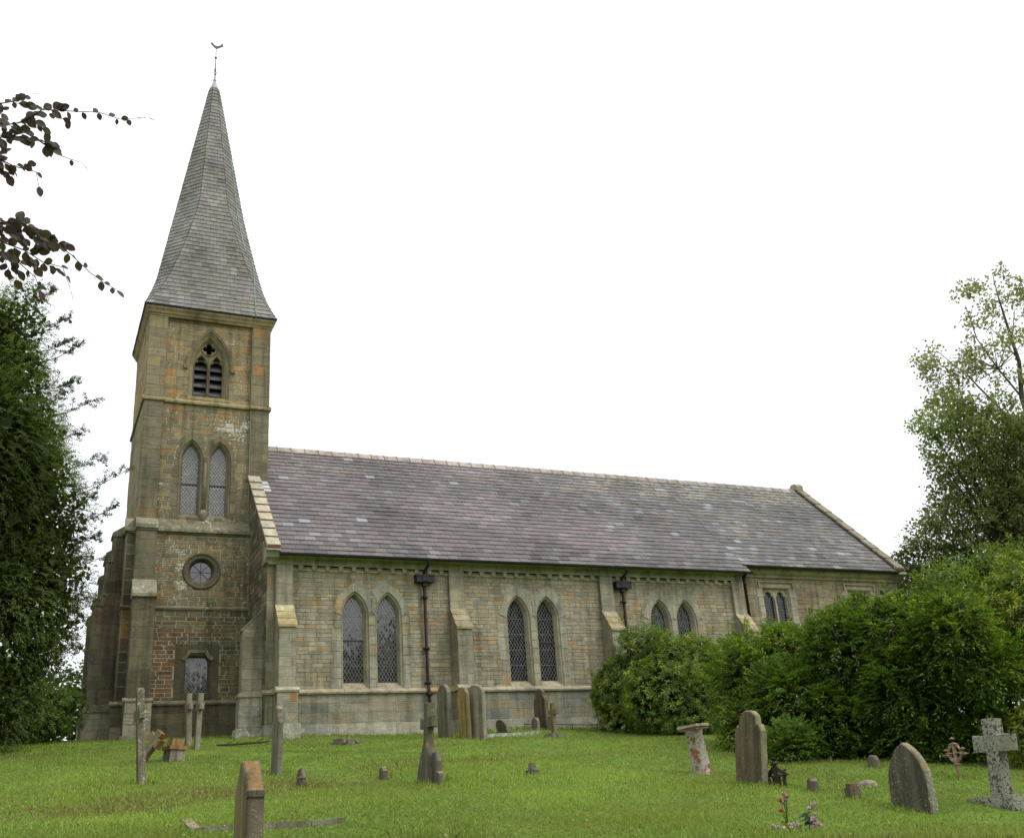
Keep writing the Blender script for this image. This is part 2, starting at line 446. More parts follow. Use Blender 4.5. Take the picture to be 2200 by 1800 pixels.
# palettes (linear albedo)
NAVE = [((.395,.365,.262),5), ((.345,.325,.245),4), ((.44,.385,.265),3), ((.45,.31,.155),1.5), ((.46,.26,.10),.45), ((.275,.265,.215),1.6), ((.36,.31,.20),2)]
NAVE_ASH = [((.40,.38,.29),4), ((.37,.355,.28),3), ((.42,.39,.28),2), ((.43,.32,.18),.35)]
PLINTH = [((.34,.33,.26),4), ((.36,.32,.21),2), ((.46,.25,.09),.7), ((.27,.28,.26),3), ((.40,.37,.28),1)]
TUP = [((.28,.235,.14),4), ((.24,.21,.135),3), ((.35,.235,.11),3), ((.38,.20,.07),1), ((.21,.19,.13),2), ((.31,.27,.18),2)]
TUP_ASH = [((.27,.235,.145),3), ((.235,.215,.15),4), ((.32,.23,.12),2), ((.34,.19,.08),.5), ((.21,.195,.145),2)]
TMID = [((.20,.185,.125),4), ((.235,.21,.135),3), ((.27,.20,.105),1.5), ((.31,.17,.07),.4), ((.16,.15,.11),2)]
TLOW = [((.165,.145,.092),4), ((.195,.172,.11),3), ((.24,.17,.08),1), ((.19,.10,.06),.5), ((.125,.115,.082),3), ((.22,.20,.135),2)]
TLOW_ASH = [((.155,.14,.095),4), ((.185,.165,.11),3), ((.125,.115,.085),3), ((.20,.15,.08),.7)]
CHAN = [((.34,.295,.185),4), ((.30,.265,.175),3), ((.38,.28,.145),2), ((.34,.21,.10),.8), ((.26,.24,.17),2)]
MORT_N = (.33,.31,.225,0); MORT_T = (.36,.32,.22,0)

def soften(pal, k, f):
    tot = sum(w for _, w in pal); av = [sum(c[i]*w for c, w in pal)/tot for i in range(3)]
    return [(tuple((av[i]+(c[i]-av[i])*k)*f[i] for i in range(3)), w) for c, w in pal]
NAVE = soften(NAVE, .70, (.90,.92,.93)); NAVE_ASH = soften(NAVE_ASH, .85, (.89,.91,.92)); PLINTH = soften(PLINTH, .85, (.76,.78,.76)); CHAN = soften(CHAN, .75, (.84,.85,.88))
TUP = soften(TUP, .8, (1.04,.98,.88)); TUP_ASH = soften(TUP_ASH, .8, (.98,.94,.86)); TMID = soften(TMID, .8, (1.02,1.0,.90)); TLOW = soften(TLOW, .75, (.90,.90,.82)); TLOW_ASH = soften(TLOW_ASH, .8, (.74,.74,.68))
MORT_N = (.29,.27,.19,0); MORT_T = (.40,.37,.27,0)
church = empty('church', (0, 0, 0))
tag(church, 'grey buff stone parish church with slate roof and tall slated spire on its west tower', 'church')

# key dimensions (metres)
BAY = 4.670; PW = .436; LN = 14.45; XE = 21.10
YR, ZR = 4.236, 8.917; SL = .9726
def roofz(y): return ZR-SL*abs(y-YR)
ZSTR = 1.0

# ------------------------------------------------------------------ nave walls
mb = MB()
S0 = Frame('S', 0.0)
wins = []
for k in range(3):
    c = 2.515+4.642*k
    for s in (-1, 1): wins.append((c+s*.452, k))
A0, ZSP, RISE = .365, 2.965, .625
outer_loops = [lancet(c, A0, A0, 1.105, ZSP, RISE) for c, k in wins]
# core wall plane with the window openings cut through it
panel(mb, S0, [(-.2, -.8), (LN, -.8), (LN, 4.5), (-.2, 4.5)], outer_loops, MORT_N)
ring_w = .27
def nave_block(z):
    out = []
    for i, (c, k) in enumerate(wins):
        s = span_at(outer_loops[i], z)
        if s: out.append((s[0]-.19, s[1]+.19))
        elif 3.55 < z < 3.93: out.append((c-.13, c+.13))
    return out
for k in range(3):
    u0 = k*BAY+PW; u1 = (k+1)*BAY
    masonry(mb, S0, u0, u1, 1.10, 4.10, NAVE, blocked=nave_block)
    masonry(mb, S0, u0, u1, 4.10, 4.20, NAVE, course=(.10,.101))
# ashlar dressings round each window
def dressings(mb, fr, loop, c, pal, inner_side, mid, zb, zsp, jw=(.17,.30), vr=(.22,.40), big=True, mi=0):
    """long-and-short jamb stones and voussoirs; inner_side: +1 when the partner light is on the right"""
    for side in (-1, 1):
        edge = min(p[0] for p in loop) if side < 0 else max(p[0] for p in loop)
        z = zb
        while z < zsp-.02:
            h = random.uniform(.2, .42)
            if z+h > zsp-.12: h = zsp-z
            if side == inner_side: o = mid
            else: o = edge+side*random.uniform(*jw)
            lo, hi = (o, edge) if side < 0 else (edge, o)
            if not (side == inner_side and side < 0):
                if side == inner_side:          # the shared mullion stone
                    hi = 2*mid-edge
                block(mb, fr, [(lo+.003, z+.003), (hi-.003, z+.003), (hi-.003, z+h-.003), (lo+.003, z+h-.003)], .016, jit(pick(pal), .07), .004)
            z += h
    # voussoirs
    half = [p for p in loop if p[1] >= zsp-1e-6]
    n = len(half); m = n//2
    ids = [0, m//2, m, m+(m+1)//2, n-1]
    for s in range(4):
        a, b = ids[s], ids[s+1]
        inn = half[a:b+1]
        rr = random.uniform(*vr) if s in (1, 2) else random.uniform(vr[0]*.8, vr[0]*1.1)
        out = []
        for (u, z) in inn:
            du, dz = (u-c)*.8, z-(zsp-.12); l = math.hypot(du, dz); uu, zz = u+du/l*rr, z+dz/l*rr
            if inner_side > 0: uu = min(uu, mid-.003)
            if inner_side < 0: uu = max(uu, mid+.003)
            out.append((uu, zz))
        q = inn+out[::-1]
        q = q[::-1]
        block(mb, fr, q, .015, jit(pick(pal), .12), .003)
for i, (c, k) in enumerate(wins):
    inner = 1 if i % 2 == 0 else -1
    mid = c+inner*.452
    dressings(mb, S0, outer_loops[i], c, NAVE_ASH+[((.36,.30,.21),1.2)], inner, mid, 1.105, ZSP)
# plain walling behind the west corner strip, fascia above the dentils, plinth below the string course
S_f = Frame('S', -.10)
for k in range(3):
    u0 = k*BAY+PW; u1 = (k+1)*BAY
masonry(mb, S_f, -.2, LN, 4.20, 4.40, NAVE_ASH, course=(.199,.2), length=(.5,1.1), proud=(.003,.006))
mb.box((-.2, -.10, 4.20), (LN, 0.02, 4.46), (.36,.34,.25,0))
S_p = Frame('S', -.08)
mb.box((-.2, -.08, -.9), (LN, .02, 1.0), MORT_N)
masonry(mb, S_p, 0, LN, .28, 1.0, PLINTH, course=(.20,.26), length=(.35,.95), proud=(.003,.008))
S_b = Frame('S', -.15)
mb.box((-.26, -.15, -1.2), (LN+.02, -.05, .27), (.33,.32,.26,0))
masonry(mb, S_b, -.25, LN, -.5, .27, [((.36,.35,.28),3), ((.33,.32,.27),2)], course=(.38,.39), length=(.8,1.6), proud=(.003,.008), al=.35)
# west gable wall (outer face x = -.2), its corner strip, north and east walls
W0 = Frame('W', -.2)
gab = [(-8.47, -.9), (0, -.9), (0, roofz(0)+.10), (-YR, ZR+.10), (-8.47, roofz(0)+.10)]
panel(mb, W0, gab, [], (.17,.155,.105,0))
def gable_block(z):
    h = YR-(z-roofz(0))/SL if z > roofz(0) else YR
    y0 = (z-roofz(0))/SL if z > roofz(0) else 0
    return [(-20, -8.47+max(0, y0)), (-max(0, y0)-.02, 1)]
masonry(mb, W0, -8.47, 0, 1.1, 8.6, TLOW_ASH+[((.20,.185,.13),4)], blocked=gable_block, course=(.14,.2), length=(.25,.6))
masonry(mb, W0, -8.47, 0, -.3, 1.1, TLOW_ASH, course=(.2,.26), length=(.35,.8))
masonry(mb, S0, -.2, 0, 1.1, 4.4, [((.24,.22,.155),3),((.28,.25,.17),2),((.27,.18,.10),.6)], course=(.25,.42), length=(.3,.4), proud=(.003,.006))
mb.face([(-.2, 8.47, -.9), (LN, 8.47, -.9), (LN, 8.47, 4.6), (-.2, 8.47, 4.6)][::-1], (.30,.28,.2,0))
masonry(mb, Frame('N', 8.47), -LN, .2, .1, 4.5, NAVE, course=(.16,.24), length=(.4,.9))
mb.face([(LN, -.1, -.9), (LN, .22, -.9), (LN, .22, 4.45), (LN, -.1, 4.45)], (.33,.31,.23,0))
nave_wall = mb.build('nave_wall', M['stone'], church)

# pilasters with their buttresses
def cap_slabs(mb, u0, u1, y_top, z_top, y_bot, z_bot, n, pal, ov=.025, th=.05):
    for i in range(n):
        t0, t1 = i/n, (i+1)/n
        ya, za = y_top+(y_bot-y_top)*t0, z_top+(z_bot-z_top)*t0
        yb, zb = y_top+(y_bot-y_top)*t1, z_top+(z_bot-z_top)*t1
        c = jit(pick(pal), .08); lift = .012
        l = math.hypot(yb-ya, zb-za); ny, nz = (zb-za)/l, -(yb-ya)/l
        if nz < 0: ny, nz = -ny, -nz
        f = th if i == n-1 else th*.6
        p = [(ya, za-.03), (yb-.015, zb-f), (yb-.02, zb+lift), (ya, za+.004)]
        mb.prism(p, 'x', u0-ov, u1+ov, c)
for k in range(4):
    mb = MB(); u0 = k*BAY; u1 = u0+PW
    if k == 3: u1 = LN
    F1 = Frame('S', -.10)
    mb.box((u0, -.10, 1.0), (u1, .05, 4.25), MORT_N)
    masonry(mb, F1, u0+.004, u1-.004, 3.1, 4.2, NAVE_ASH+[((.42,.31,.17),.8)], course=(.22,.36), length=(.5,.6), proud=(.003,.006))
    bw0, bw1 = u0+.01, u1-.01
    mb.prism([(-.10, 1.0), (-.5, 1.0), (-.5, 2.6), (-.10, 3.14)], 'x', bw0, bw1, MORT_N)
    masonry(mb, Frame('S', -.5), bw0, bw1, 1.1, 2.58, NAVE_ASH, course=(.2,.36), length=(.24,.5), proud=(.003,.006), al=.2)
    masonry(mb, Frame('W', bw0), .10, .5, 1.1, 2.56, [((.25,.235,.17),1), ((.28,.26,.19),1)], course=(.2,.36), length=(.3,.5), proud=(.003,.005))  # west side in darker stone tones, its shade put into the colour
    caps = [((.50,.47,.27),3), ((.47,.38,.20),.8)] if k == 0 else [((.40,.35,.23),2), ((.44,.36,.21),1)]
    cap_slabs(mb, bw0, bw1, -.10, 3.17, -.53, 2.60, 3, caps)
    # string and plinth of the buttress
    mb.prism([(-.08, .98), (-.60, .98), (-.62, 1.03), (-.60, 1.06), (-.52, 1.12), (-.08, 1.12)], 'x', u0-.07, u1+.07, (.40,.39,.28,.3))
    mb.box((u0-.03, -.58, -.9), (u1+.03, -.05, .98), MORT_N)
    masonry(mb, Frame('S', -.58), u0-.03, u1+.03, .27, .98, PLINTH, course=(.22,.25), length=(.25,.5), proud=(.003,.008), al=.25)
    masonry(mb, Frame('W', u0-.03), .08, .58, .27, .98, TMID, course=(.22,.25), length=(.3,.5), proud=(.003,.006))  # plinth's west side likewise shaded through a darker palette
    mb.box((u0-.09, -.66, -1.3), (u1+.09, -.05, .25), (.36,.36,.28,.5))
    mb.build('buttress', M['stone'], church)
# small west buttress at the nave corner
mb = MB()
mb.prism([(-.2, 1.0), (-.2, 3.17), (-.72, 2.64), (-.72, 1.0)][::-1], 'y', .30, .62, (.22,.205,.15,0))
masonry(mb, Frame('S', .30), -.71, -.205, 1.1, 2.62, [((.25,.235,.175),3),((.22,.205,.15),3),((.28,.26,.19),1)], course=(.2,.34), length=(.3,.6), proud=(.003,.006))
for i in range(2):
    t0, t1 = i*.5, i*.5+.5
    a = (-.2-.52*t0, 3.19-.53*t0); b = (-.2-.55*t1, 3.19-.56*t1)
    mb.prism([a, (a[0], a[1]-.05), (b[0], b[1]-.05), b], 'y', .27, .65, jit((.22,.205,.155),.1))
mb.prism([(-.2, .98), (-.2, 1.13), (-.74, 1.10), (-.80, 1.04), (-.79, .98)][::-1], 'y', .22, .7, (.34,.32,.24,.2))
mb.box((-.77, .26, -.8), (-.2, .66, .98), (.30,.285,.22,0))
masonry(mb, Frame('S', .26), -.77, -.2, .27, .98, [((.37,.35,.28),3),((.33,.31,.24),2)], course=(.22,.26), length=(.3,.6), proud=(.003,.008), al=.5)
mb.box((-.83, .20, -.8), (-.2, .72, .25), (.34,.33,.27,.6))
mb.build('buttress', M['stone'], church)

# string course along the nave
mb = MB()
def string_prof(y, z, p=.09): return [(y+.01, z-.02), (y-p, z-.02), (y-p-.015, z+.02), (y-p, z+.05), (y-.01, z+.11), (y+.01, z+.11)]
for k in range(3):
    mb = MB()
    u = k*BAY+PW+.06; end = (k+1)*BAY-.06
    while u < end-.01:
        l = random.uniform(.7, 1.3)
        if u+l > end-.4: l = end-u
        mb.prism(string_prof(-.05, 1.0), 'x', u+.003, u+l-.003, jit((.40,.365,.26,.1), .1) if random.random() > .2 else jit((.44,.30,.15,.1), .1)); u += l
    mb.build('string_course', M['stone'], church)
mb = MB(); mb.prism(string_prof(-.05, 1.0), 'x', -.3, -.06, (.30,.28,.2,.1)); mb.build('string_course', M['stone'], church)
# dentil course
mb = MB()
for k in range(3):
    u0 = k*BAY+PW; u1 = (k+1)*BAY
    mb.prism([(.0, 4.065), (-.045, 4.075), (-.05, 4.10), (0, 4.145)], 'x', u0, u1, (.50,.47,.33,0))  # lower ledge coloured paler than the blocks, as if lit
    for i in range(12):
        c = u0+.20+i*(u1-u0-.40)/11
        mb.box((c-.058, -.095, 4.085), (c+.058, .01, 4.205), jit((.39,.36,.25), .1))
    mb.box((u0, -.115, 4.20), (u1, 0, 4.235), (.40,.36,.24,0))
mb.prism([(.0, 4.36), (-.16, 4.40), (-.22, 4.46), (-.22, 4.50), (0, 4.50)], 'x', -.02, LN, (.33,.32,.2,0))
mb.build('dentil_cornice', M['stone'], church)

# ------------------------------------------------------------------ lancet windows
def lancet_window(fr, c, a0, zb, zs, rise, gm, pal, orders, zsill, dg, name='lancet_window', lat=True, bar=None, stone='stone', dw=.09, dh=.15, latcol=(.22,.22,.22,0)):
    mb = MB()
    loops = []
    for i, (a, d, zz) in enumerate(orders): loops.append((lancet(c, a0, a, zz, zs, rise), d))
    loft(mb, fr, loops, pal)
    w = mb.build(name, M[stone], church)
    inner = loops[-1][0]
    g = MB(); g.face([fr(u, z, dg) for u, z in inner[::-1]], (.05,.05,.05,0)); g.build('glass_pane', gm, w)
    l = MB(); lattice(l, fr, inner, dg+.006, dw, dh, .0085, latcol)
    for z in (zb+(zs-zb)*q for q in (.25, .5, .75, 1.0)):
        s = clip_seg(inner, (c-2, z), (c+2, z)); flat_bar(l, fr, *s, .008, dg+.008, .006, latcol)
    if bar:
        s = clip_seg(inner, (c-2, bar), (c+2, bar)); flat_bar(l, fr, *s, .035, dg+.014, .02, (.03,.03,.03,0))
    l.build('lead_lattice', M['lattice'], w)
    return w
bars = {0: 2.34, 3: 2.33}
for i, (c, k) in enumerate(wins):
    orders = [(.365, .012, 1.105), (.345, -.03, 1.13), (.315, -.035, 1.145), (.27, -.19, 1.27), (.262, -.21, 1.285)]
    w = lancet_window(S0, c, .365, 1.285, ZSP, RISE, M['glass_grey' if k == 0 else 'glass_dark'], (.35,.325,.23,0) if k < 2 else (.37,.35,.27,0), orders, 1.1, -.205, bar=bars.get(i))

# ------------------------------------------------------------------ chancel
mb = MB()
YC = .22; SC = Frame('S', YC)
cw = [(15.41, 2.72, 16.45, 4.10), (18.88, 2.72, 19.86, 4.11)]
rects = [[(a, b), (c, b), (c, d), (a, d)] for a, b, c, d in cw]
panel(mb, SC, [(LN-.05, -.9), (XE, -.9), (XE, 4.75), (LN-.05, 4.75)], rects, MORT_N)
def ch_block(z):
    out = []
    for a, b, c, d in cw:
        if b-.1 < z < d+.22: out.append((a-.2, c+.2))
    return out
masonry(mb, SC, LN, XE, .9, 4.42, CHAN, blocked=ch_block, course=(.11,.16), length=(.22,.5))
for a, b, c, d in cw:
    z = b-.1
    while z < d-.03:
        h = random.uniform(.22, .36); h = d-z if z+h > d-.15 else h
        block(mb, SC, [(a-random.uniform(.2,.3), z), (a, z), (a, z+h-.006), (a-.22, z+h-.006)], .015, jit(pick(NAVE_ASH), .08))
        block(mb, SC, [(c, z), (c+random.uniform(.2,.3), z), (c+.22, z+h-.006), (c, z+h-.006)], .015, jit(pick(NAVE_ASH), .08))
        z += h
    block(mb, SC, [(a-.22, d), (c+.22, d), (c+.22, d+.19), (a-.22, d+.19)], .015, jit((.36,.33,.23), .05))
mb.box((LN, YC-.09, -.9), (XE+.08, YC, .95), (.33,.31,.24,0))
mb.prism([(YC, 4.38), (YC-.07, 4.41), (YC-.07, 4.47), (YC-.14, 4.52), (YC-.20, 4.60), (YC-.20, 4.68), (YC, 4.70)], 'x', LN+.05, XE+.1, (.31,.275,.18,0))
# east gable, north wall
EG = Frame('E', XE)
panel(mb, EG, [(YC, -.9), (8.25, -.9), (8.25, roofz(8.25)+.1), (YR, ZR+.1), (YC, roofz(YC)+.1)], [], (.30,.27,.19,0))
masonry(mb, EG, YC, 8.25, .2, 4.7, CHAN, course=(.14,.2), length=(.3,.6))
mb.face([(LN, 8.25, -.9), (LN, 8.25, 4.7), (XE, 8.25, 4.7), (XE, 8.25, -.9)], (.30,.27,.19,0))
mb.build('chancel_wall', M['stone'], church)
for idx, (a, b, c, d) in enumerate(cw):
    mb = MB(); col = (.37,.34,.25,0)
    o = [(a, b), (c, b), (c, d), (a, d)]
    i1 = [(a+.05, b+.05), (c-.05, b+.05), (c-.05, d-.05), (a+.05, d-.05)]
    loft(mb, SC, [(o, .012), (i1, -.10)], col)
    # tracery plate with two cusped lights
    m = (a+c)/2; hw = (c-a)/4-.055; holes = []
    for cx in ((a+.05+m)/2, (c-.05+m)/2):
        p = lancet(cx, hw, hw, b+.06, d-.36, .26, 10)
        q = []
        for j, (u, z) in enumerate(p):
            k = 0
            if j in (5, 6): k = .22
            if j in (len(p)-6, len(p)-7): k = .22
            q.append((u+(cx-u)*k, z-.02*(k > 0)))
        holes.append(q)
    panel(mb, SC, i1, holes, col, -.10)
    for h in holes: loft(mb, SC, [(h, -.10), (h, -.20)], col)
    mb.box((m-.03, YC+.07, b+.05), (m+.03, YC+.11, d-.35), col)
    # label mould
    mb.prism([(a-.17, d-.02), (a-.17, d+.20), (c+.17, d+.20), (c+.17, d-.02), (c+.13, d-.02), (c+.13, d+.155), (a-.13, d+.155), (a-.13, d-.02)], 'y', YC-.07, YC, (.35,.31,.21,0))
    w = mb.build('mullioned_window', M['stone'], church)
    g = MB(); g.face([SC(u, z, -.19) for u, z in i1], (.05,.05,.05,0)); g.build('glass_pane', M['glass_dark'], w)
    l = MB(); lattice(l, SC, i1, -.185, .075, .095, .008, (.22,.23,.24,0), square=True); l.build('lead_lattice', M['lattice'], w)

# ------------------------------------------------------------------ roof slates
def slates(mb, Lf, Rf, n_rows, width, colf, thick=.010, lift=.016, seedless=False):
    """Lf(t), Rf(t): left and right edge points for t in 0..1 (bottom to top)"""
    L0, R0, L1, R1 = (Vector(p) for p in (Lf(0), Rf(0), Lf(1), Rf(1)))
    for i in range(n_rows):
        t0 = max(0, (i-.12)/n_rows); t1 = min(1, (i+1.08)/n_rows)
        La, Ra, Lb, Rb = (Vector(p) for p in (Lf(t0), Rf(t0), Lf(t1), Rf(t1)))
        wid = (Ra-La).length
        nrm = (Ra-La).cross(Lb-La) if wid > .01 else (R0-L0).cross(L1-L0)
        if nrm.length < 1e-9: continue
        nrm.normalize()
        n = max(1, int(round(wid/width)))
        off = (i % 2)*.5
        cuts = [0.0]+[min(1, max(0, (k+off+random.uniform(-.08, .08))/n)) for k in range(n+1) if 0.02 < (k+off)/n < .98]+[1.0]
        for a, b in zip(cuts[:-1], cuts[1:]):
            if b-a < 1e-4: continue
            g = min(.003/max(wid, .01), (b-a)*.1)
            a_, b_ = a+g, b-g
            rz = random.uniform(-.004, .004)
            p0 = La.lerp(Ra, a_)+nrm*(lift+rz); p1 = La.lerp(Ra, b_)+nrm*(lift+rz+random.uniform(-.003, .003))
            p2 = Lb.lerp(Rb, b_)+nrm*.003; p3 = Lb.lerp(Rb, a_)+nrm*.003
            c = colf((p0+p2)/2)
            q0, q1 = p0-nrm*thick, p1-nrm*thick
            mb.face([p0, p1, p2, p3], c); mb.face([q0, q1, p1, p0], tuple(x*.45 for x in c[:3])+(0,))
            mb.face([q0, p0, p3, p3-nrm*.003], tuple(x*.5 for x in c[:3])+(0,)); mb.face([p1, q1, p2-nrm*.003, p2], tuple(x*.5 for x in c[:3])+(0,))
PURP = [((.124,.112,.109),4), ((.110,.101,.099),3), ((.138,.121,.117),2.5), ((.097,.092,.089),2), ((.16,.152,.148),.5)]
GREY = [((.108,.110,.102),4), ((.132,.135,.131),2), ((.088,.090,.085),3), ((.175,.182,.184),.8), ((.12,.112,.094),2.5)]
def roof_col(p):
    t = 1/(1+math.exp(-(p.x-11.5+.5*(p.y-2))/1.3))
    c = jit(pick(GREY if random.random() < t else PURP), .10)
    v = (p.z-4.4)/4.5
    q = (p.y*1.3)
    mt = math.sin(p.x*.9+q*.8+.6)*math.sin(p.x*.37-q*1.1+2)+.6*math.sin(p.x*2.1+1.7*q)*math.sin(q*2.3-p.x*.8)
    c = tuple(x*(1+.13*mt) for x in c[:3])+(0,)
    if mt > .5 and random.random() < .35: c = tuple(x*1.22 for x in c[:3])+(0,)
    if mt < -.5 and random.random() < .3: c = tuple(x*.72 for x in c[:3])+(0,)
    c = tuple(x*k for x, k in zip(c[:3], (.92, .89, .92)))+(0,)
    al = .25*t+(.35 if v > .8 else 0)
    if random.random() < .03 and p.x < 4 and v > .5: c = jit((.235,.25,.258), .12)
    elif random.random() < .012: c = jit((.21,.225,.235), .15)
    if v < .12 and random.random() < .5: c = tuple(x*.72 for x in c[:3])+(0,)
    return (c[0], c[1], c[2], al)
mb = MB()
y_e = -.40
def rp(x, y, k=1): return (x, y, roofz(y)+.02)
x_w = .03
slates(mb, lambda t: rp(x_w, y_e+(YR-y_e)*t), lambda t: rp(14.58, y_e+(YR-y_e)*t), 27, .30, roof_col, .014, .022)
slates(mb, lambda t: rp(14.585, -.10+(YR+.10)*t), lambda t: rp(20.98, -.10+(YR+.10)*t), 25, .30, roof_col, .014, .022)
# underlay planes, the north slope
def quad(a, b, c, d, col): mb.face([a, b, c, d], col)
quad((x_w, y_e, roofz(y_e)-.01), (14.58, y_e, roofz(y_e)-.01), (14.58, YR, ZR-.01), (x_w, YR, ZR-.01), (.03,.03,.03,0))
quad((14.58, -.10, roofz(-.10)-.01), (20.98, -.10, roofz(-.10)-.01), (20.98, YR, ZR-.01), (14.58, YR, ZR-.01), (.03,.03,.03,0))
slates(mb, lambda t: rp(20.98, 8.87+(YR-8.87)*t), lambda t: rp(x_w, 8.87+(YR-8.87)*t), 24, .6, roof_col)
quad((20.98, 8.87, roofz(8.87)-.01), (x_w, 8.87, roofz(8.87)-.01), (x_w, YR, ZR-.01), (20.98, YR, ZR-.01), (.03,.03,.03,0))
# eave step between nave and chancel: closing triangle
mb.face([(14.585, y_e, roofz(y_e)+.015), (14.585, -.10, roofz(-.10)+.015), (14.585, -.10, roofz(-.10)-.20), (14.585, y_e, roofz(y_e)-.03)], (.07,.07,.07,0))
# lead flashing where the roof meets tower and gable coping
mb.face([(.04, 2.05, roofz(2.05)+.045), (.30, 2.05, roofz(2.05)+.045), (.26, 2.50, roofz(2.50)+.045), (.04, 2.50, roofz(2.5)+.045)], (.42,.43,.42,0))
roof = mb.build('roof', M['slate'], church)
# ridge tiles
mb = MB(); x = .45
while x < 20.85:
    l = .43; x1 = min(x+l, 20.88)
    tt = min(1, max(0, (x-7)/10)); c = jit(tuple(a*(1-tt)+b*tt for a, b in zip((.40,.355,.325), (.30,.29,.27))), .14, .3)
    w, h = .15, .145
    pr = [(YR-w-.02, ZR-w*SL+.03), (YR-w*.45, ZR+.03), (YR, ZR+.085), (YR+w*.45, ZR+.03), (YR+w+.02, ZR-w*SL+.03), (YR, ZR+.0)]
    mb.prism(pr[::-1], 'x', x+.012, x1-.012, c)
    mb.prism([(p[0], p[1]+.012) for p in pr][::-1], 'x', x1-.012, x1+.012, (.24,.09,.065,0) if random.random() < .8 else (.25,.2,.17,0))
    x += l
mb.build('ridge_tiles', M['stone'], church)
# gable copings
def coping(x0, x1, ya, yb, dz, n, pal, name, steps=.012):
    mb = MB()
    for i in range(n):
        a, b = ya+(yb-ya)*i/n, ya+(yb-ya)*(i+1)/n
        za, zb = roofz(a)+dz, roofz(b)+dz
        c = jit(pick(pal), .08)
        mb.prism([(a-.02, za+steps), (a-.02, za-.07), (b, zb-.09), (b, zb-steps)], 'x', x0, x1, c)
        mb.prism([(a-.03, za+steps-.015), (a-.03, za-.08), (a-.012, za-.08), (a-.012, za+steps-.004)], 'x', x0+.005, x1-.005, (.13,.07,.05,0))
    return mb
mb = coping(-.29, .05, -.36, 2.52, .19, 9, [((.42,.40,.30,.3),3), ((.40,.36,.29,.3),2), ((.44,.40,.27,.2),1)], 'gable_coping')
mb.prism([(-.02, 4.24), (-.02, 4.62), (-.37, 4.58), (-.38, 4.50), (-.28, 4.47), (-.25, 4.36), (-.14, 4.31), (-.10, 4.24)], 'x', -.29, .05, (.33,.31,.23,.2))
mb.prism([(.35, 4.24), (.35, 4.9), (-.02, 4.6), (-.02, 4.24)], 'x', -.27, .03, (.26,.24,.17,.2))
mb.prism([(.0, 4.1), (2.52, roofz(2.52)-.1), (2.52, roofz(2.52)+.12), (.0, roofz(0)+.12)], 'x', -.205, .03, (.24,.22,.16,.2))
mb.build('gable_coping', M['stone'], church)
mb = coping(20.94, 21.26, -.12, YR, .17, 9, [((.22,.21,.15,.3),1), ((.25,.235,.165,.3),1)], 'gable_coping', .003)
mb2 = coping(20.94, 21.26, 8.5, YR, .17, 6, [((.27,.255,.19,.2),1)], 'gable_coping')
mb.raw(mb2.v, mb2.f, (.27,.255,.19,.2))
mb.prism([(YR-.20, ZR+.0), (YR-.20, ZR+.17), (YR-.10, ZR+.27), (YR+.10, ZR+.27), (YR+.20, ZR+.17), (YR+.2, ZR)], 'x', 20.90, 21.22, (.30,.27,.19,.2))
mb.prism([(YC, 4.42), (YC, 4.75), (-.16, 4.70), (-.18, 4.62), (-.02, 4.55), (YC-.05, 4.42)], 'x', 20.93, 21.28, (.30,.27,.19,.2))
mb.build('gable_coping', M['stone'], church)
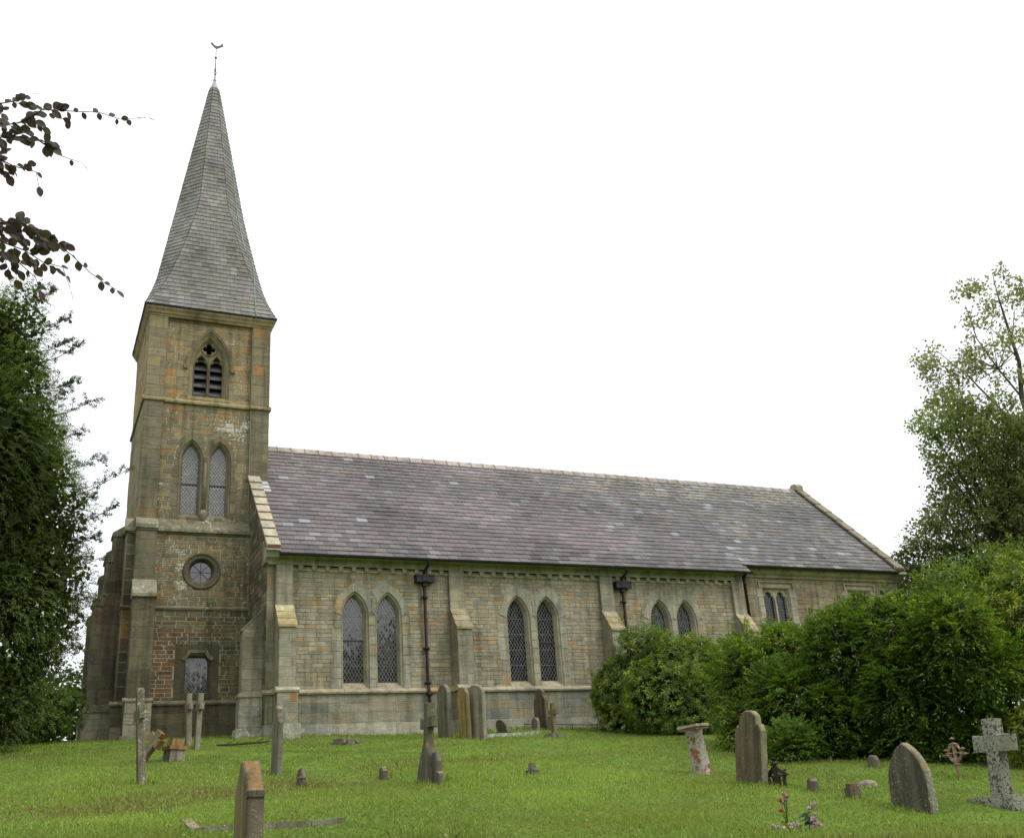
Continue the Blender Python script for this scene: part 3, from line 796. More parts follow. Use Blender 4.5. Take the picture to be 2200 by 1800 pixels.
# gutters and downpipes
def gutter(x0, x1, y, z):
    mb = MB()
    pr = [(y+.06*math.cos(t), z+.06*math.sin(t)) for t in [math.pi+math.pi*k/6 for k in range(7)]]
    mb.prism(pr[::-1], 'x', x0, x1, (.02,.02,.02,0))
    x = x0+.9
    while x < x1:
        pr2 = [(y+.068*math.cos(t), z+.008+.075*math.sin(t)) for t in [math.pi+math.pi*k/6 for k in range(7)]]
        mb.prism(pr2[::-1], 'x', x-.03, x+.03, (.02,.02,.02,0)); x += 1.83
    return mb.build('gutter', M['gutter'], church)
gutter(.02, 14.6, y_e-.03, roofz(y_e)+.005)
gutter(14.5, 21.0, -.13, roofz(-.10)+.005)
def downpipe(x, y_wall, ztop, zbot, hop, mat, y_g):
    mb = MB()
    r = .042
    if hop:
        mb.tube([(x+.03, y_g, ztop+.02), (x+.03, y_g, ztop-.10), (x+.02, y_g+.06, ztop-.18), (x, y_wall-.12, ztop-.30), (x, y_wall-.12, 4.0)], .04, seg=8)
        mb.tube([(x, y_wall-.11, 3.78), (x, y_wall-.11, 1.25), (x, y_wall-.15, 1.08), (x, y_wall-.19, .96), (x, y_wall-.19, zbot)], r, seg=8, mi=1)
        cl = (3.45, 2.1, 1.22, .93)
        for z in cl:
            yy = y_wall-.11 if z > 1 else y_wall-.19
            mb.tube([(x, yy, z-.05), (x, yy, z+.05)], r+.016, seg=8, mi=1)
            mb.box((x-.10, yy+.01, z-.02), (x+.10, yy+.05, z+.02), (.02,.02,.02,0))
    else:
        mb.tube([(x, y_g, ztop), (x, y_g, ztop-.12), (x, y_wall-.10, ztop-.3), (x, y_wall-.10, zbot)], .06, seg=8, mi=1)
        for z in (ztop-.45, ztop-1.9, 1.2): mb.tube([(x, y_wall-.10, z-.05), (x, y_wall-.10, z+.05)], .078, seg=8, mi=1)
    p = mb.build('downpipe', [M['iron'], mat], church)
    if hop:
        h = MB()
        h.prism([(x-.25, 3.84), (x+.25, 3.84), (x+.25, 4.02), (x-.25, 4.02)], 'y', y_wall-.23, y_wall-.02, (.02,.02,.02,0))
        h.prism([(x-.27, 4.0), (x+.27, 4.0), (x+.27, 4.035), (x-.27, 4.035)], 'y', y_wall-.25, y_wall-.02, (.02,.02,.02,0))
        h.prism([(x-.055, 3.74), (x+.055, 3.74), (x+.07, 3.84), (x-.07, 3.84)], 'y', y_wall-.17, y_wall-.05, (.02,.02,.02,0))
        h.prism([(x-.09, 3.86), (x+.09, 3.86), (x+.09, 4.0), (x-.09, 4.0)], 'y', y_wall-.245, y_wall-.23, (.02,.02,.02,0))
        h.build('hopper_head', M['iron'], p)
downpipe(3.955, 0, 4.42, -.2, True, M['rustpipe'], y_e-.03)
downpipe(10.08, 0, 4.42, -.2, True, M['rustpipe'], y_e-.03)
downpipe(14.66, YC, 4.62, 0, False, M['rustpipe'], -.06)

# ------------------------------------------------------------------ tower
TX, TY, HW = -1.465, YR, 1.736
X0, X1 = TX-HW, TX+HW; Y0, Y1 = TY-HW, TY+HW
PX0, PX1 = -2.69, -.24           # recessed panel between the corner pilasters
mb = MB()
STU = Frame('S', Y0); STP = Frame('S', Y0+.10)
# belfry opening and upper lancets are cut through the panel
bel_c, bel_a, bel_zs, bel_rise = -1.46, .565, 10.62, 1.16
bel = lancet(bel_c, bel_a, bel_a, 9.70, bel_zs, bel_rise, 12)
ul = [(-1.845, .30), (-1.075, .30)]
UZS, URISE = 7.80, .60
ulo = [lancet(c, .325, .325, 6.08, UZS, URISE) for c, a in ul]
panel(mb, STP, [(PX0-.02, 5.6), (PX1+.02, 5.6), (PX1+.02, 12.3), (PX0-.02, 12.3)], [bel]+ulo, MORT_T)
def tw_block(z):
    o = []
    s = span_at(bel, z)
    if s: o.append((s[0]-.10, s[1]+.10))
    for i, l in enumerate(ulo):
        s = span_at(l, z)
        if s: o.append((s[0]-.14, s[1]+.14))
    return o
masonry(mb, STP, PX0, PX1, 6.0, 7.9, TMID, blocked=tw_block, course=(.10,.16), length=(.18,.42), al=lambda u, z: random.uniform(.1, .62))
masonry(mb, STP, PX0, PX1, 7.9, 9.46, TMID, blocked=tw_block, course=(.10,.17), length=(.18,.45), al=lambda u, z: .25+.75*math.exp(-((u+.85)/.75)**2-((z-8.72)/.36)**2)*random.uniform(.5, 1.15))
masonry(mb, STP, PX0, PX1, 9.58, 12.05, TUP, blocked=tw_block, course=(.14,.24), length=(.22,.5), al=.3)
for i, (c, a) in enumerate(ul):
    inner = 1 if i == 0 else -1
    dressings(mb, STP, ulo[i], c, [((.15,.138,.09),3), ((.17,.153,.10),2), ((.20,.168,.11),1)], inner, -1.46, 6.08, UZS, jw=(.12,.22), vr=(.16,.24))
# belfry jamb stones
z = 9.70
while z < bel_zs-.02:
    h = random.uniform(.22, .36); h = bel_zs-z if z+h > bel_zs-.15 else h
    block(mb, STP, [(bel_c-bel_a-random.uniform(.12,.26), z), (bel_c-bel_a, z), (bel_c-bel_a, z+h-.006), (bel_c-bel_a-.15, z+h-.006)], .015, jit((.26,.225,.13), .1))
    block(mb, STP, [(bel_c+bel_a, z), (bel_c+bel_a+random.uniform(.12,.26), z), (bel_c+bel_a+.15, z+h-.006), (bel_c+bel_a, z+h-.006)], .015, jit((.25,.215,.13), .1))
    z += h
# pilasters, S face (left and right), with the reveals of the panel
for a, b in ((X0, PX0), (PX1, X1)):
    mb.box((a, Y0, 5.6), (b, Y0+.3, 12.2), (.16,.145,.10,0))
    masonry(mb, STU, a+.003, b-.003, 6.0, 9.45, [((.165,.152,.102),4), ((.185,.168,.11),3), ((.15,.138,.095),2), ((.20,.15,.08),.5)], course=(.24,.36), length=(.55,.7) if b-a > .51 else (.6,.7), proud=(.003,.006), joint=.005)
    masonry(mb, STU, a+.003, b-.003, 9.58, 12.1, TUP_ASH, course=(.24,.36), length=(.55,.7), proud=(.003,.006), joint=.005)
# the other three faces
for fr, lo, hi in ((Frame('W', X0), -Y1, -Y0), (Frame('E', X1), Y0, Y1), (Frame('N', Y1), -X1, -X0)):
    panel(mb, fr, [(lo, 4.0), (hi, 4.0), (hi, 12.2), (lo, 12.2)], [], MORT_T)
    masonry(mb, fr, lo, hi, 6.0, 9.45, TMID, course=(.2,.3), length=(.3,.6), joint=.005)
    masonry(mb, fr, lo, hi, 9.58, 12.1, TUP, course=(.2,.3), length=(.3,.6))
# lower stage
YL = 2.35; LX0 = -3.42
SL_ = Frame('S', YL)
ring_c = (-1.47, 4.56)
ring_hole = [(ring_c[0]+.47*math.cos(t), ring_c[1]+.47*math.sin(t)) for t in [2*math.pi*k/32 for k in range(32)]]
sw = [(-1.79, 1.36), (-1.175, 1.36), (-1.175, 2.31), (-1.79, 2.31)]
panel(mb, SL_, [(LX0, -.6), (.1, -.6), (.1, 5.65), (LX0, 5.65)], [ring_hole, sw], MORT_T)
def lo_block(z):
    o = []
    s = span_at(ring_hole, z)
    if s: o.append(s)
    if 1.2 < z < 2.62: o.append((-2.08 if int(z*4) % 2 else -1.98, -.90 if int(z*5) % 2 else -.98))
    return o
low_al = lambda u, z: .22+.85*math.exp(-((u+2.05)/.30)**2-((z-4.45)/.55)**2)*random.uniform(.5, 1.1)+(.22*random.random() if z > 3.6 else .1*random.random())
def low_fade(u, z):
    if z < 3 and u < -1.95: return (1.05, .78, .72)
    return (1, 1, 1)
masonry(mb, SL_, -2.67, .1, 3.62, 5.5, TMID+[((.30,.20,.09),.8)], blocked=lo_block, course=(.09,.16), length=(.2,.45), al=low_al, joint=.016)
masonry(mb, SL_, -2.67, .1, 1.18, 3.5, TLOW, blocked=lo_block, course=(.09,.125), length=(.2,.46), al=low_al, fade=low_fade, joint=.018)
# smooth stones round the square window
for (a, b, c, d) in ((-2.05, 1.2, -1.79, 1.75), (-2.05, 1.75, -1.79, 2.2), (-2.05, 2.2, -1.79, 2.62), (-1.79, 2.31, -1.48, 2.62), (-1.48, 2.31, -1.175, 2.62), (-1.175, 1.2, -.93, 1.7), (-1.175, 1.7, -.93, 2.2), (-1.175, 2.2, -.93, 2.62), (-1.79, 1.2, -1.175, 1.36)):
    block(mb, SL_, [(a+.002, b+.002), (c-.002, b+.002), (c-.002, d-.002), (a+.002, d-.002)], .014, jit((.10,.09,.058), .07), .004)
# corner strip of the lower stage
masonry(mb, SL_, LX0, -3.18, 1.18, 5.55, TLOW_ASH+[((.27,.18,.07),1.2)], course=(.24,.4), length=(.3,.4), proud=(.003,.006))
for fr, lo, hi in ((Frame('W', LX0), -6.1, -YL),):
    panel(mb, fr, [(lo, -.6), (hi, -.6), (hi, 5.65), (lo, 5.65)], [], (.13,.11,.08,0))
    masonry(mb, fr, lo, hi, .2, 5.5, TLOW, course=(.12,.2), length=(.3,.6))
mb.face([(LX0, 6.1, -.6), (LX0, 6.1, 5.65), (.1, 6.1, 5.65), (.1, 6.1, -.6)], (.14,.12,.08,0))
# weathered offset between the stages
for i in range(4):
    a = -2.66+i*(2.5/4); b = a+2.5/4
    mb.prism([(Y0+.11, 6.05), (YL-.10, 5.68), (YL-.11, 5.60), (YL-.05, 5.585), (YL-.03, 5.54), (YL+.01, 5.54), (YL+.2, 5.54)], 'x', a+.003, b-.003, jit((.19,.178,.12,.35), .08))
mb.prism([(Y0+.02, 5.98), (YL-.07, 5.64), (YL-.07, 5.58), (YL+.01, 5.55), (Y0+.02, 5.5)], 'x', LX0-.06, -3.18, (.24,.225,.16,.3))
mb.prism([(X0+.01, 5.98), (LX0-.07, 5.64), (LX0-.07, 5.58), (X0+.01, 5.5)], 'y', YL-.05, 6.15, (.2,.185,.13,.3))
# plinth
mb.box((LX0-.1, YL-.10, -.6), (-.2, YL+.02, 1.10), (.16,.14,.095,0))
masonry(mb, Frame('S', YL-.10), -2.66, -.2, .0, 1.06, TLOW_ASH+[((.22,.18,.11),1)], course=(.25,.36), length=(.4,.9), proud=(.003,.008))
masonry(mb, Frame('S', YL-.10), LX0-.1, -3.1, .0, 1.06, TLOW_ASH+[((.27,.25,.18),2)], course=(.25,.36), length=(.3,.6), proud=(.003,.008))
tower_wall = mb.build('tower_wall', M['tower'], church)

# string courses of the tower
def ring_band(mb, prof, x0, x1, y0, y1, col):
    """sweep a profile (outset, z) round a rectangle"""
    n = len(prof)
    def corner(o): return [(x0-o, y0-o), (x1+o, y0-o), (x1+o, y1+o), (x0-o, y1+o)]
    for i in range(n-1):
        A, B = corner(prof[i][0]), corner(prof[i+1][0])
        for k in range(4):
            j = (k+1) % 4
            mb.face([(*A[k], prof[i][1]), (*A[j], prof[i][1]), (*B[j], prof[i+1][1]), (*B[k], prof[i+1][1])], jit(col, .05))
mb = MB()
mb.prism([(Y0+.11, 9.44), (Y0+.02, 9.45), (Y0+.01, 9.50), (Y0+.03, 9.54), (Y0+.11, 9.62)], 'x', PX0, PX1, (.30,.25,.13,.2))
for a, b in ((X0-.06, PX0+.03), (PX1-.03, X1+.06)):
    mb.prism([(Y0+.05, 9.44), (Y0-.055, 9.45), (Y0-.065, 9.50), (Y0-.05, 9.53), (Y0+.05, 9.60)], 'x', a, b, (.29,.245,.14,.2))
for fx, s in ((X0, -1), (X1, 1)):
    mb.prism([(fx-s*.05, 9.44), (fx+s*.055, 9.45), (fx+s*.065, 9.50), (fx+s*.05, 9.53), (fx-s*.05, 9.60)][::s], 'y', Y0-.06, Y1+.06, (.27,.23,.135,.2))
mb.build('string_course', M['tower'], church); mb = MB()
mb.prism([(YL+.02, 3.50), (YL-.045, 3.51), (YL-.055, 3.555), (YL+.02, 3.63)], 'x', -2.68, .0, (.20,.18,.11,.3))
mb.prism([(YL+.02, 3.50), (YL-.045, 3.51), (YL-.055, 3.555), (YL+.02, 3.63)], 'x', LX0-.05, -3.15, (.15,.15,.08,.3))
mb.build('string_course', M['tower'], church); mb = MB()
mb.prism(string_prof(YL-.04, 1.08, .10), 'x', -2.64, -.2, (.20,.185,.125,.35))
mb.prism(string_prof(YL-.04, 1.08, .10), 'x', LX0-.15, -3.1, (.17,.155,.105,.3))
mb.build('string_course', M['tower'], church)
# eaves cornice and the head of the sunk panel
mb = MB()
ring_band(mb, [(0.0, 12.10), (.02, 12.12), (.03, 12.16), (.065, 12.20), (.075, 12.24), (.09, 12.27), (.125, 12.32), (.13, 12.36), (.10, 12.40), (-.3, 12.42)], X0, X1, Y0, Y1, (.27,.215,.12,.1))
mb.prism([(Y0+.12, 12.03), (Y0+.075, 12.035), (Y0+.06, 12.065), (Y0+.075, 12.085), (Y0+.03, 12.11), (Y0-.005, 12.14), (Y0+.12, 12.2)], 'x', PX0-.0, PX1+.0, (.25,.20,.11,.1))
mb.build('cornice', M['tower'], church)
mb = MB()
ring_band(mb, [(.12, 12.37), (.15, 12.375), (.155, 12.425), (.10, 12.45)], X0, X1, Y0, Y1, (.02,.02,.02,0))
mb.build('gutter', M['gutter'], church)

# tower angle buttresses: (south-facing) and (west-facing)
def south_buttress(x0, x1, yb):
    mb = MB(); ash = TLOW_ASH
    yA, yB = 2.10, 1.78
    mb.box((x0, yA, 3.6), (x1, yb, 5.62), (.15,.135,.095,0))
    masonry(mb, Frame('S', yA), x0, x1, 4.2, 5.6, [((.165,.155,.103),3), ((.185,.17,.112),2), ((.15,.138,.095),2)], course=(.26,.42), length=(.25,.6), proud=(.003,.006), joint=.005)
    masonry(mb, Frame('W', x0), -yb, -yA, 3.6, 5.6, ash, course=(.26,.42), length=(.3,.6), proud=(.003,.006))
    mb.prism([(yb+.15, 6.02), (yA+.18, 5.95), (yA-.05, 5.72), (yA-.05, 5.62), (yA, 5.60), (yb, 5.6)], 'x', x0-.025, x1+.02, (.21,.20,.135,.35))
    mb.prism([(yA-.0, 5.60), (yA-.03, 5.60), (yA-.03, 5.56), (yA, 5.55)], 'x', x0-.01, x1+.01, (.12,.11,.08,0))
    mb.box((x0-.005, yB, 1.0), (x1+.03, yb, 3.72), (.15,.135,.095,0))
    masonry(mb, Frame('S', yB), x0-.005, x1+.03, 1.18, 3.70, [((.138,.126,.084),4), ((.155,.142,.094),2), ((.17,.155,.10),1)], course=(.28,.45), length=(.3,.6), proud=(.002,.005), joint=.006)
    masonry(mb, Frame('W', x0-.005), -yb, -yB, 1.18, 3.7, ash, course=(.26,.42), length=(.3,.6), proud=(.003,.006))
    mb.prism([(yA+.0, 4.24), (yB-.05, 3.80), (yB-.055, 3.72), (yB, 3.70), (yA+.1, 3.70)], 'x', x0-.03, x1+.055, (.30,.29,.205,.35))
    mb.prism(string_prof(yB+.02, 1.10, .10), 'x', x0-.10, x1+.11, (.22,.205,.14,.4))
    mb.box((x0-.05, yB-.07, -.4), (x1+.08, yb, 1.1), (.2,.185,.14,0))
    masonry(mb, Frame('S', yB-.07), x0-.05, x1+.08, .30, 1.08, [((.33,.31,.24),3), ((.28,.26,.19),2)], course=(.24,.3), length=(.3,.6), proud=(.003,.008), al=.4)
    masonry(mb, Frame('W', x0-.05), -yb, -yB+.07, .30, 1.08, ash, course=(.24,.3), length=(.3,.6), proud=(.003,.008))
    mb.box((x0-.11, yB-.13, -.4), (x1+.14, yb, .30), (.24,.225,.16,.5))
    return mb.build('buttress', M['tower'], church)
south_buttress(-3.205, -2.69, 2.36)
def west_buttress(y0, y1):
    mb = MB()
    st = [(-3.70, 4.88, 5.60), (-3.85, 3.66, 4.93), (-4.07, 1.0, 3.72)]
    for x, z0, z1 in st:
        mb.box((x, y0, z0), (LX0+.02, y1, z1), (.13,.118,.085,0))
        masonry(mb, Frame('S', y0), x, LX0+.01, max(z0, 1.18), z1, [((.135,.118,.080),3), ((.155,.138,.094),2), ((.115,.096,.068),2), ((.13,.085,.056),.5)], course=(.26,.42), length=(.3,.6), proud=(.003,.006))
        masonry(mb, Frame('W', x), -y1, -y0, max(z0, 1.18), z1, [((.045,.037,.030),1), ((.055,.040,.032),1)], course=(.26,.42), length=(.3,.6), proud=(.003,.006))  # west face coloured far darker than the south one to stand for shade
    def wcap(xa, za, xb, zb):
        mb.prism([(xa, za), (xb-.04, zb), (xb-.045, zb-.08), (xb, zb-.1), (xa, zb-.1)], 'y', y0-.03, y1+.03, (.16,.145,.10,.3))
    wcap(X0, 6.02, -3.70, 5.66); wcap(-3.68, 5.07, -3.85, 4.95); wcap(-3.83, 4.06, -4.07, 3.78)
    mb.prism([(LX0, 1.0), (-4.14, 1.0), (-4.15, 1.06), (-4.07, 1.18), (LX0, 1.18)][::-1], 'y', y0-.09, y1+.09, (.19,.175,.12,.35))
    mb.box((-4.11, y0-.05, -.4), (LX0, y1+.05, 1.05), (.2,.185,.14,0))
    masonry(mb, Frame('S', y0-.05), -4.11, LX0, .28, 1.02, [((.30,.285,.22),3), ((.26,.245,.18),2)], course=(.24,.3), length=(.3,.6), proud=(.003,.008), al=.3)
    mb.box((-4.18, y0-.11, -.4), (LX0, y1+.11, .28), (.26,.245,.18,.5))
    return mb.build('buttress', M['tower'], church)
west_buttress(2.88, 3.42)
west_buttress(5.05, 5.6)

# ------------------------------------------------------------------ tower windows
for i, (c, a) in enumerate(ul):
    orders = [(.325, .012, 6.06), (.31, -.03, 6.10), (.285, -.035, 6.12), (.215, -.19, 6.26), (.21, -.205, 6.27)]
    lancet_window(STP, c, .325, 6.27, UZS, URISE, M['glass_pale'], (.20,.185,.13,0), orders, 6.06, -.20, stone='tower', bar=7.12, dw=.085, dh=.12, latcol=(.5,.5,.48,0))
# shaft between the two upper lancets
mb = MB()
mb.tube([(-1.46, Y0+.075, 6.3), (-1.46, Y0+.075, 7.72)], .035, (.2,.18,.12,0), 10)
mb.lathe([(.035, 7.72), (.05, 7.74), (.05, 7.78), (.085, 7.86), (.085, 7.90)], (-1.46, Y0+.085, 0), (.2,.185,.13,.2), 10)
mb.lathe([(.0, 5.98), (.05, 6.05), (.10, 6.2), (.11, 6.26), (.08, 6.30), (.05, 6.33)], (-1.46, Y0+.085, 0), (.29,.26,.18,.3), 10)
mb.build('shaft', M['tower'], church)

# belfry window
mb = MB(); bc = (.27,.235,.14,.1)
o0 = bel; o1 = lancet(bel_c, bel_a, bel_a-.035, 9.72, bel_zs, bel_rise, 12); o2 = lancet(bel_c, bel_a, bel_a-.06, 9.735, bel_zs, bel_rise, 12); o3 = lancet(bel_c, bel_a, bel_a-.13, 9.78, bel_zs, bel_rise, 12)
loft(mb, STP, [(o0, .012), (o1, -.035), (o2, -.04), (o3, -.15)], bc)
def cusped(cx, hw, zb, zs, rise):
    p = lancet(cx, hw, hw, zb, zs, rise, 12); q = []
    n = len(p)
    for j, (u, z) in enumerate(p):
        d = min(abs(j-7), abs(j-(n-1-7)))
        k = .34 if d == 0 else (.10 if d == 1 else 0)
        q.append((u+(cx-u)*k, z-(.035 if d == 0 else 0)))
    return q
lt = [cusped(bel_c-.222, .182, 9.84, 10.70, .40), cusped(bel_c+.222, .182, 9.84, 10.70, .40)]
qc = (bel_c-.005, 11.33)
qf = []
for k in range(40):
    t = 2*math.pi*k/40; r = .185*(.52+.48*abs(math.cos(2*t))**.6); qf.append((qc[0]+r*math.cos(t), qc[1]+r*math.sin(t)))
panel(mb, STP, o3, lt+[qf], bc, -.15)
for h in lt+[qf]: loft(mb, STP, [(h, -.15), (h, -.27)], bc)
# raised mouldings of the tracery
for cx in (bel_c-.222, bel_c+.222):
    loft(mb, STP, [(lancet(cx, .205, .205, 9.82, 10.70, .43, 10), -.149), (lancet(cx, .205, .195, 9.83, 10.70, .43, 10), -.12), (lancet(cx, .205, .186, 9.84, 10.70, .43, 10), -.149)], bc)
rc = [[(qc[0]+r*math.cos(2*math.pi*k/28), qc[1]+r*math.sin(2*math.pi*k/28)) for k in range(28)] for r in (.235, .222, .20)]
loft(mb, STP, [(rc[0], -.149), (rc[1], -.115), (rc[2], -.149)], bc)
# sill
mb.prism([(Y0+.33, 9.83), (Y0+.08, 9.70), (Y0+.08, 9.62), (Y0+.33, 9.62)], 'x', bel_c-bel_a-.02, bel_c+bel_a+.02, (.34,.28,.15,.2))
bw = mb.build('belfry_window', M['tower'], church)
h = MB()
for ra, rb, d0, d1, cc in ((bel_a+.03, bel_a+.105, .02, .07, (.22,.185,.11,.1)),):
    A = lancet(bel_c, bel_a, ra, 10.62, bel_zs, bel_rise, 14)[1:-1]; B = lancet(bel_c, bel_a, rb, 10.62, bel_zs, bel_rise, 14)[1:-1]
    loft(h, STP, [(A, 0), (A, d1*.7), (B, d1), (B, 0)], cc, closed=False)
for s in (-1, 1):
    u = bel_c+s*(bel_a+.10); h.box((u-.06, Y0+.02, 10.56), (u+.06, Y0+.12, 10.67), (.22,.16,.10,.2))
h.build('hood_mould', M['tower'], bw)
for cx in (bel_c-.222, bel_c+.222):
    l = MB()
    for k in range(5):
        zt = 9.93+k*.27
        l.prism([(Y0+.60, zt+.22), (Y0+.60, zt+.185), (Y0+.375, zt-.06), (Y0+.365, zt-.02)], 'x', cx-.20, cx+.20, jit((.14,.135,.14), .1))
    l.build('louvre_blades', M['louvre'], bw)
v = MB(); v.box((bel_c-.52, Y0+.62, 9.7), (bel_c+.52, Y0+.66, 11.9), (.01,.01,.01,0)); v.face([(bel_c-.5, Y0+.37, 9.75), (bel_c-.5, Y0+.62, 9.75), (bel_c-.5, Y0+.62, 11.8), (bel_c-.5, Y0+.37, 11.8)]); v.build('louvre_shade_sheet', M['void'], bw)  # near-black sheet behind the louvres, the dark inside put into its colour

# round window
mb = MB(); N_ = 36
def circ(r): return [(ring_c[0]+r*math.cos(2*math.pi*k/N_), ring_c[1]+r*math.sin(2*math.pi*k/N_)) for k in range(N_)]
loft(mb, SL_, [(circ(.50), 0), (circ(.495), .035), (circ(.47), .05), (circ(.44), .035), (circ(.43), .02), (circ(.36), .015), (circ(.335), -.01), (circ(.275), -.16), (circ(.27), -.18)], (.125,.11,.072,.15))
rw = mb.build('round_window', M['tower'], church)
g = MB(); g.face([SL_(u, z, -.17) for u, z in circ(.272)], (.05,.05,.05,0)); g.build('glass_pane', M['glass_grey'], rw)
l = MB()
for k in range(4):
    t = math.pi*k/4; flat_bar(l, SL_, (ring_c[0]-.272*math.cos(t), ring_c[1]-.272*math.sin(t)), (ring_c[0]+.272*math.cos(t), ring_c[1]+.272*math.sin(t)), .012, -.165, .006+.001*k, (.03,.03,.03,0))
l.build('lead_lattice', M['gutter'], rw)
# square-headed window under a shouldered label
mb = MB()
i1 = [(-1.755, 1.40), (-1.21, 1.40), (-1.21, 2.275), (-1.755, 2.275)]
loft(mb, SL_, [(sw, .014), (i1, -.13)], (.165,.15,.10,.1))
lab = [(-1.87, 2.22), (-1.87, 2.27), (-1.80, 2.32), (-1.745, 2.40), (-1.735, 2.46), (-1.235, 2.46), (-1.225, 2.40), (-1.165, 2.32), (-1.085, 2.27), (-1.085, 2.22)]
lab2 = [(-1.79, 2.19), (-1.79, 2.215), (-1.745, 2.255), (-1.69, 2.33), (-1.675, 2.385), (-1.295, 2.385), (-1.28, 2.33), (-1.225, 2.255), (-1.175, 2.215), (-1.175, 2.19)]
loft(mb, SL_, [(lab, .014), (lab, .075), (lab2, .055), (lab2, .014)], (.25,.23,.15,.2), closed=False)
for s in (lab, lab2): pass
sqw = mb.build('square_window', M['tower'], church)
g = MB(); g.face([SL_(u, z, -.125) for u, z in i1], (.05,.05,.05,0)); g.build('glass_pane', M['glass_grey'], sqw)
l = MB(); lattice(l, SL_, i1, -.119, .08, .105, .009, (.3,.3,.3,0)); l.build('lead_lattice', M['lattice'], sqw)

# ------------------------------------------------------------------ spire
ZE, ZA = 12.41, 22.72
def spire_w(t):
    z = ZE+(ZA-ZE)*t
    w = 1.74*(1-t)*1.0
    fl = max(0, 1-t/.13); w += .135*fl**1.6
    return z, w+.02
def spire_pt(t, k, e):
    """face k of eight (even = cardinal), e = 0 left / 1 right edge as seen from outside"""
    z, w = spire_w(t)
    u = min(1, t/.42); side = w*(1-(1-.414)*(u**.85))     # cardinal half-side: square foot dying into the octagon
    half = [(-side, -w), (side, -w), (w, -side), (w, side), (side, w), (-side, w), (-w, side), (-w, -side)]
    i = (k+e) % 8
    x, y = half[i]
    return (TX+x, TY+y, z)
SPC = [((.150,.146,.132),4), ((.128,.125,.115),3), ((.175,.169,.152),2), ((.105,.103,.097),2), ((.215,.21,.19),.7), ((.15,.13,.10),.9)]
def spire_col(p):
    c = pick(SPC); c = jit(tuple(.142+(v-.142)*.6 if i < 2 else .13+(v-.13)*.6 for i, v in enumerate(c)), .09); mt = math.sin(p.z*1.1+p.x*2.3)*math.sin(p.x*3.1-p.z*.45+1)+.5*math.sin(p.z*3.1+p.x*5); k = 1.2*(1+.12*mt)*(.72 if mt < -.55 and random.random() < .4 else 1); return (c[0]*k, c[1]*k, c[2]*k*.98, .22)
mb = MB()
TM = .925
for k in range(8):
    slates(mb, lambda t, k=k: spire_pt(t*TM, k, 0), lambda t, k=k: spire_pt(t*TM, k, 1), 62, .21, spire_col, lift=.022, thick=.014)
for k in range(8):
    for i in range(14):
        t0, t1 = TM*i/14, TM*(i+1)/14
        def inn(p): return (TX+(p[0]-TX)*.985, TY+(p[1]-TY)*.985, p[2])
        mb.face([inn(spire_pt(t0, k, 0)), inn(spire_pt(t0, k, 1)), inn(spire_pt(t1, k, 1)), inn(spire_pt(t1, k, 0))], (.05,.05,.05,0))
spire = mb.build('spire', M['slate'], church)
mb = MB(); zc = ZE+(ZA-ZE)*TM
mb.lathe([(.192, zc-.16), (.150, zc+.01), (.055, zc+.33), (.045, zc+.37), (.058, zc+.38), (.058, zc+.42), (.03, zc+.44)], (TX, TY, 0), (.3,.3,.3,0), 8)
mb.build('lead_cap', M['lead'], spire)
# weathervane
mb = MB(); zv = zc+.38
mb.tube([(TX, TY, zv), (TX+.0, TY, 23.72)], [.022, .014], seg=6)
mb.lathe([(0, -.045), (.035, -.03), (.045, 0), (.035, .03), (0, .045)], (TX, TY, 23.33), (.1,.1,.1,0), 8)
for s in (-1, 1):
    mb.tube([(TX, TY, 22.55), (TX+s*.05, TY, 22.66), (TX+s*.03, TY, 22.74), (TX, TY, 22.72)], .01, seg=5)
    mb.tube([(TX, TY, 22.9), (TX+s*.035, TY, 22.82), (TX+s*.02, TY, 22.76)], .009, seg=5)
vane = mb.build('weathervane', M['vane'], church)
mb = MB()
ck = [(-.20,.10),(-.17,.17),(-.12,.14),(-.08,.08),(0,.05),(.08,.07),(.14,.12),(.18,.20),(.24,.18),(.22,.12),(.25,.08),(.17,.04),(.10,-.02),(.03,-.07),(-.04,-.06),(-.10,-.0),(-.16,.05)]
mb.prism([(TX+u, 23.80+z) for u, z in ck], 'y', TY-.008, TY+.008, (.1,.1,.1,0))
mb.build('cockerel', M['vane'], vane)
# lightning conductor: green copper strip down the spire and the tower corner
mb = MB()
pts = []
for cx, cz in ((-.869,18.914), (-.845,18.5), (-.809,18.089), (-.765,17.6), (-.718,17.102), (-.665,16.5), (-.61,16.012), (-.535,15.55), (-.469,15.127), (-.33,14.85), (-.205,14.59), (-.215,13.9), (-.229,13.168), (-.224,12.75), (-.222,12.5)):
    tt = (cz-ZE)/(ZA-ZE); sw_ = spire_w(tt)[1]; uu = min(1, tt/.42); sd_ = sw_*(1-.586*uu**.85); dx = abs(cx-TX)
    yy = TY-sw_ if dx <= sd_ else TY-(sw_+sd_-dx)
    pts.append(Vector((cx+.015, yy-.045, cz)))
pts += [(PX1+.045, Y0-.16, 12.44), (PX1+.04, Y0-.14, 12.33), (PX1+.03, Y0-.03, 12.12), (PX1-.02, Y0+.0, 12.0)]
for z in np.linspace(11.8, 6.1, 12): pts.append((PX1-.012, Y0-.004 if not 9.3 < z < 9.7 else Y0-.07, z))
pts += [(PX1-.03, YL-.10, 5.72), (PX1-.02, YL-.12, 5.5)]
mb.tube(pts, [.011]*15+[.0055]*(len(pts)-15), seg=5)
mb.build('lightning_conductor', M['copper'], church)

